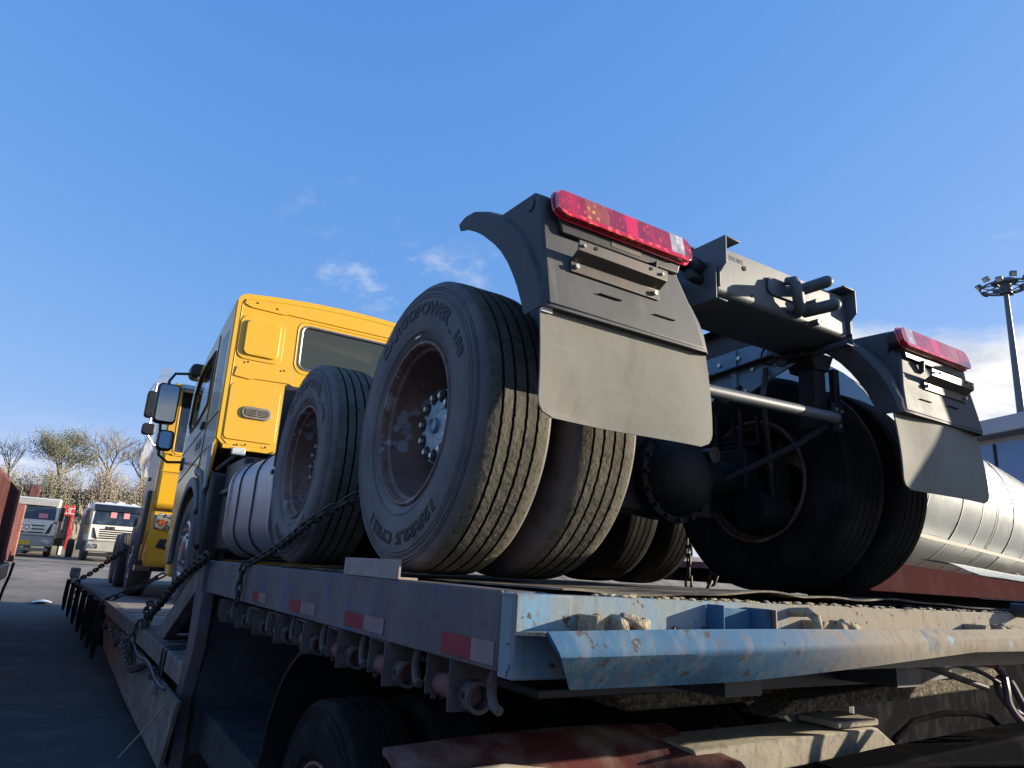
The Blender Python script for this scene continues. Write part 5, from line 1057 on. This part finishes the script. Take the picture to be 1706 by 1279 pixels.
RTk = thing('red_lorry', 'red lorry seen from behind between the two white lorries', 'truck', (-3.15, 48, gz(48)), 'lorries parked at the far side')
g0 = gz(48)
b = MB(); b.box(-4.3, -1.98, 48.2, 54, g0+1.0, g0+2.65); RB = build('load_body', b, 'tailgate', RTk, bev=.03)
b = MB(); b.box(-4.32, -1.96, 48.05, 48.19, g0+2.35, g0+2.95); hb = build('header_board', b, 'red_truck', RTk, bev=.02)
b = MB(); text_flat(b, '陕汽凡汇', .42, (-2.75, 48.04, g0+2.47), (1, 0, 0), (0, 0, 1), .004, .004); build('board_lettering', b, 'white_paint', hb)
for i in range(9): b = MB(); b.box(-4.2+i*.245, -4.2+i*.245+.08, 48.10, 48.199, g0+1.15, g0+2.33); build('tailgate_rib', b, 'tailgate', RB)
b = MB(); b.box(-2.12, -1.96, 48.0, 48.19, g0+.35, g0+2.34); build('corner_post', b, 'red_truck', RTk, bev=.02)
b = MB(); b.box(-2.10, -1.90, 47.94, 47.999, g0+1.2, g0+1.6); build('tail_lamp', b, 'lens_edge', RTk)
b = MB(); b.box(-4.2, -2.1, 48.3, 53, g0+.55, g0+.98); build('chassis', b, 'dark_steel', RTk)
b = MB(); b.box(-2.35, -2.2, 48.0, 48.05, g0+.05, g0+.55); build('mud_flap', b, 'white_paint', RTk)
for x, s in ((-4.0, -1), (-2.3, 1)):
    for y in (49.2, 50.6): wheel(RTk, (x, y, g0+.53), s, True, False)
# ------------------------------------------------------------ red dump trailer at the left edge
LT = thing('maroon_trailer', 'maroon ribbed side of a tipper trailer at the left edge of the yard', 'trailer', (-4.3, 11, gz(11)))
b = MB(); b.box(-3.16, -3.12, 6.0, 13.0, -.30, .86); sd = build('side_wall', b, 'maroon', LT)
b = MB(); b.box(-3.15, -3.03, 13.01, 13.28, -.34, .93); build('corner_post', b, 'pink_rail', LT, bev=.02)
b = MB(); b.box(-3.16, -3.06, 6.0, 13.0, .862, .93); build('top_rail', b, 'maroon', LT, bev=.02)
for i in range(34): b = MB(); b.box(-3.119, -3.055, 6.1+i*.2, 6.1+i*.2+.06, -.29, .855); build('side_rib', b, 'maroon', sd)
b = MB(); b.box(-3.20, -3.13, 13.29, 16.8, -.36, .82); build('tail_wall', b, 'maroon', LT, bev=.01)
b = MB(); b.box(-3.19, -3.06, 16.81, 17.0, -.40, .84); build('tail_post', b, 'pink_rail', LT, bev=.02)
b = MB(); b.box(-5.4, -3.22, 6, 17, -.36, .5); build('load_body', b, 'maroon', LT)
b = MB(); b.box(-5.2, -3.12, 7, 17, -.75, -.41); build('chassis', b, 'black_plastic', LT, bev=.05)
for y in (9, 10.3, 11.6): wheel(LT, (-3.5, y, gz(y)+.53), 1, False, False)
hs_ = [(-3.05, 17.0, -.42), (-3.07, 16.9, -.70), (-3.12, 16.8, -.98), (-3.18, 16.7, gz(17)+.03)]
b = MB(); b.tube([V(*q) for q in hs_], .028, 6); tag(build('hanging_strap', b, 'black_cloth'), 'black strap hanging from the tail of the maroon trailer to the ground', 'strap')
b = MB(); b.sheet(lambda u, v: V(-2.62+u*.45, 20.6+v*.5, gz(20.8)+.03+.07*math.sin(u*3)*math.sin(v*3+.4)), 6, 6); tag(build('paper_scrap', b, 'paper', solid=.004), 'scrap of white paper lying on the yard', 'litter')

# ------------------------------------------------------------ trees and scrub on the bank behind
def branch(b, p, d, ln, r_, lvl, maxl, tips):
    pts = [p]; q = p.copy(); dd = d.copy(); n = 4 if lvl < 2 else 3
    for i in range(n):
        dd = (dd+V(random.gauss(0, .13), random.gauss(0, .13), random.gauss(.02, .08))).normalized(); q = q+dd*(ln/n); pts.append(q.copy())
    b.tube(pts, [max(.012, r_*(1-.55*i/n)) for i in range(n+1)], 5 if lvl < 2 else 3)
    if lvl >= maxl: tips.append((q.copy(), dd)); return
    kk = random.randint(3, 4) if lvl else random.randint(5, 7)
    for i in range(kk):
        t = random.uniform(.35, 1); c = pts[min(n, int(t*n))]
        a = random.uniform(0, 2*math.pi); sp_ = random.uniform(.45, .9)
        s1 = dd.orthogonal().normalized(); s2 = dd.cross(s1)
        nd = (dd*math.cos(sp_)+(s1*math.cos(a)+s2*math.sin(a))*math.sin(sp_)+V(0, 0, .18)).normalized()
        branch(b, c, nd, ln*random.uniform(.55, .8), r_*.5, lvl+1, maxl, tips)
def leaf_cloud(b, pts, n, sz, spread):
    for _ in range(int(n*3.2)):
        p, d = random.choice(pts); c = p+V(random.gauss(0, spread), random.gauss(0, spread), random.gauss(0, spread))
        u = V(random.gauss(0, 1), random.gauss(0, 1), random.gauss(0, 1)).normalized(); w = u.orthogonal().normalized(); s_ = .46*sz*random.uniform(.5, 1.3)
        b.poly([c-u*s_, c+w*s_*.6, c+u*s_, c-w*s_*.6], [(0, 1, 2, 3)])
def tree(x, y, h, label, leaf=None, nleaf=0, lz=.16, maxl=4, r_=.16):
    z = gz(y); t = thing('tree', label, 'tree', (x, y, z), 'trees beyond the yard'); tips = []
    tr = MB(); tr.tube([V(x, y, z), V(x+.05, y, z+h*.18), V(x-.02, y, z+h*.34)], [r_*1.3, r_, r_*.85], 8); build('trunk', tr, 'bark', t)
    b = MB()
    for i in range(6):
        a = 2*math.pi*i/6+random.uniform(-.4, .4); tilt = random.uniform(.2, .75)
        branch(b, V(x, y, z+h*random.uniform(.2, .34)), V(math.sin(tilt)*math.cos(a), math.sin(tilt)*math.sin(a), math.cos(tilt)), h*.30, r_*.5, 1, maxl, tips)
    c = build('crown', b, 'twig', t)
    if leaf:
        b = MB(); leaf_cloud(b, tips, nleaf, lz, .30); build('foliage', b, leaf, c)
    return t
tree(-.15, 64, 9.0, 'bare wide tree with dark trunk just left of the far yellow cab')
tree(-3.4, 63, 7.2, 'tree with sparse dark olive leaves left of the bare tree', 'leaf_olive', 2600, .13)
tree(2.6, 66, 7.6, 'bare tree partly hidden by the far yellow cab')
tree(-6.9, 66, 7.2, 'thin upright bare tree above the white lorry with the star badge', None, 0, maxl=3, r_=.09)
tree(-10.2, 62, 4.4, 'small tree with a few yellowing leaves left of the thin bare tree', 'leaf_green', 700, .14)
tree(-12.8, 60, 4.6, 'leafy olive tree at the left edge above the maroon trailer', 'leaf_olive', 1500, .16)
def bush(x, y, w, h, label, mats):
    z = gz(y); t = thing('bush', label, 'bush', (x, y, z), 'scrub on the bank'); st = MB(); tips = []
    for i in range(150):
        a = random.uniform(0, 2*math.pi); r_ = random.uniform(0, w*.5); p = V(x+r_*math.cos(a), y+r_*math.sin(a)*.6, z)
        hh = 1.1*h*random.uniform(.55, 1.05)*(1-.25*(r_/w*2)**2); q = p+V(random.gauss(0, .35), random.gauss(0, .3), hh)
        st.tube([p, (p+q)/2+V(random.gauss(0, .1), random.gauss(0, .1), 0), q], [.03, .02, .012], 3)
        for k_ in range(4): tips.append((p.lerp(q, random.uniform(.15, 1.0)), V(0, 0, 1)))
    s_ = build('stem', st, 'twig', t)
    for mt, n in mats: b = MB(); leaf_cloud(b, tips, n, .13, .26); build('foliage', b, mt, t)
for x, y, w, h, lb, mats in (
    (-.2, 60, 4.2, 3.3, 'dense straw coloured bush under the bare tree', [('leaf_tan', 2200), ('leaf_pale', 800)]),
    (3.2, 61, 4.4, 3.1, 'pale dry bush beside the far yellow cab', [('leaf_pale', 1500), ('leaf_tan', 1200)]),
    (-3.4, 60, 4.2, 3.1, 'greenish bush between the red lorry and the straw coloured bush', [('leaf_green', 1300), ('leaf_tan', 1100)]),
    (-6.6, 60, 4.2, 2.9, 'mixed brown and green bush above the red lorry', [('leaf_tan', 1300), ('leaf_olive', 900)]),
    (-9.8, 59.5, 4.4, 3.2, 'yellow green bush above the white lorry with the star badge', [('leaf_green', 1500), ('leaf_tan', 1200)]),
    (-13.2, 58, 4.6, 3.4, 'olive bush at the left edge behind the maroon trailer', [('leaf_green', 1200), ('leaf_tan', 1400)]),
    (6.6, 62, 4.6, 3.0, 'dry bush hidden mostly behind the yellow tractor units', [('leaf_tan', 1200)])):
    bush(x, y, w, h, lb, mats)
b = MB()
for _ in range(2600):
    x = random.uniform(-30, 24); y = random.uniform(55, 68); z = gz(y); p = V(x, y, z); h_ = random.uniform(.5, 1.6)
    b.poly([p, p+V(.12, 0, 0), p+V(random.gauss(0, .3), random.gauss(0, .3), h_)], [(0, 1, 2)])
    b.poly([p+V(.05, .05, h_*.2), p+V(.25, .1, h_*.6), p+V(-.1, .05, h_*.9)], [(0, 1, 2)])
tag(build('scrub', b, 'leaf_tan'), 'dry grass and scrub covering the bank', None, None, 'stuff')

# ------------------------------------------------------------ unseen flatbed and crate, added right of the frame to cast shade
NF = thing('shade_flatbed', 'unseen short flatbed added to carry the shade-casting crate', 'trailer', (3.1, -1.2, GZ))
b = MB(); b.box(2.55, 4.1, -1.30, -.52, .47, .535); build('deck', b, 'red_primer', NF, bev=.01)
for y in (-1.1, -.7): b = MB(); b.box(3.2, 3.4, y-.07, y+.07, GZ, .469); build('support_leg', b, 'dark_steel', NF)
CR = thing('shade_crate', 'unseen plank crate added to cast shade, its sloping end shaping the shadow edge', 'crate', (3.1, -1.0, .536))
for i in range(7):
    z0 = .537+i*.124; z1 = z0+.122
    e = lambda z: -1.47 if z > 1.19 else -1.47-(1.19-z)*.50
    b = MB(); b.prism([(e(z0), z0), (e(z1), z1), (-.53, z1), (-.53, z0)], 'x', 2.60, 2.63); build('plank', b, 'wood', CR)
    b = MB(); b.prism([(e(z0), z0), (e(z1), z1), (-.53, z1), (-.53, z0)], 'x', 3.57, 3.60); build('plank', b, 'wood', CR)
    b = MB(); b.box(2.631, 3.569, e(z1)+.002, e(z1)+.03, z0, z1); build('plank', b, 'wood', CR)
b = MB(); b.box(2.60, 3.60, -1.47, -.53, 1.406, 1.43); build('lid', b, 'wood', CR)
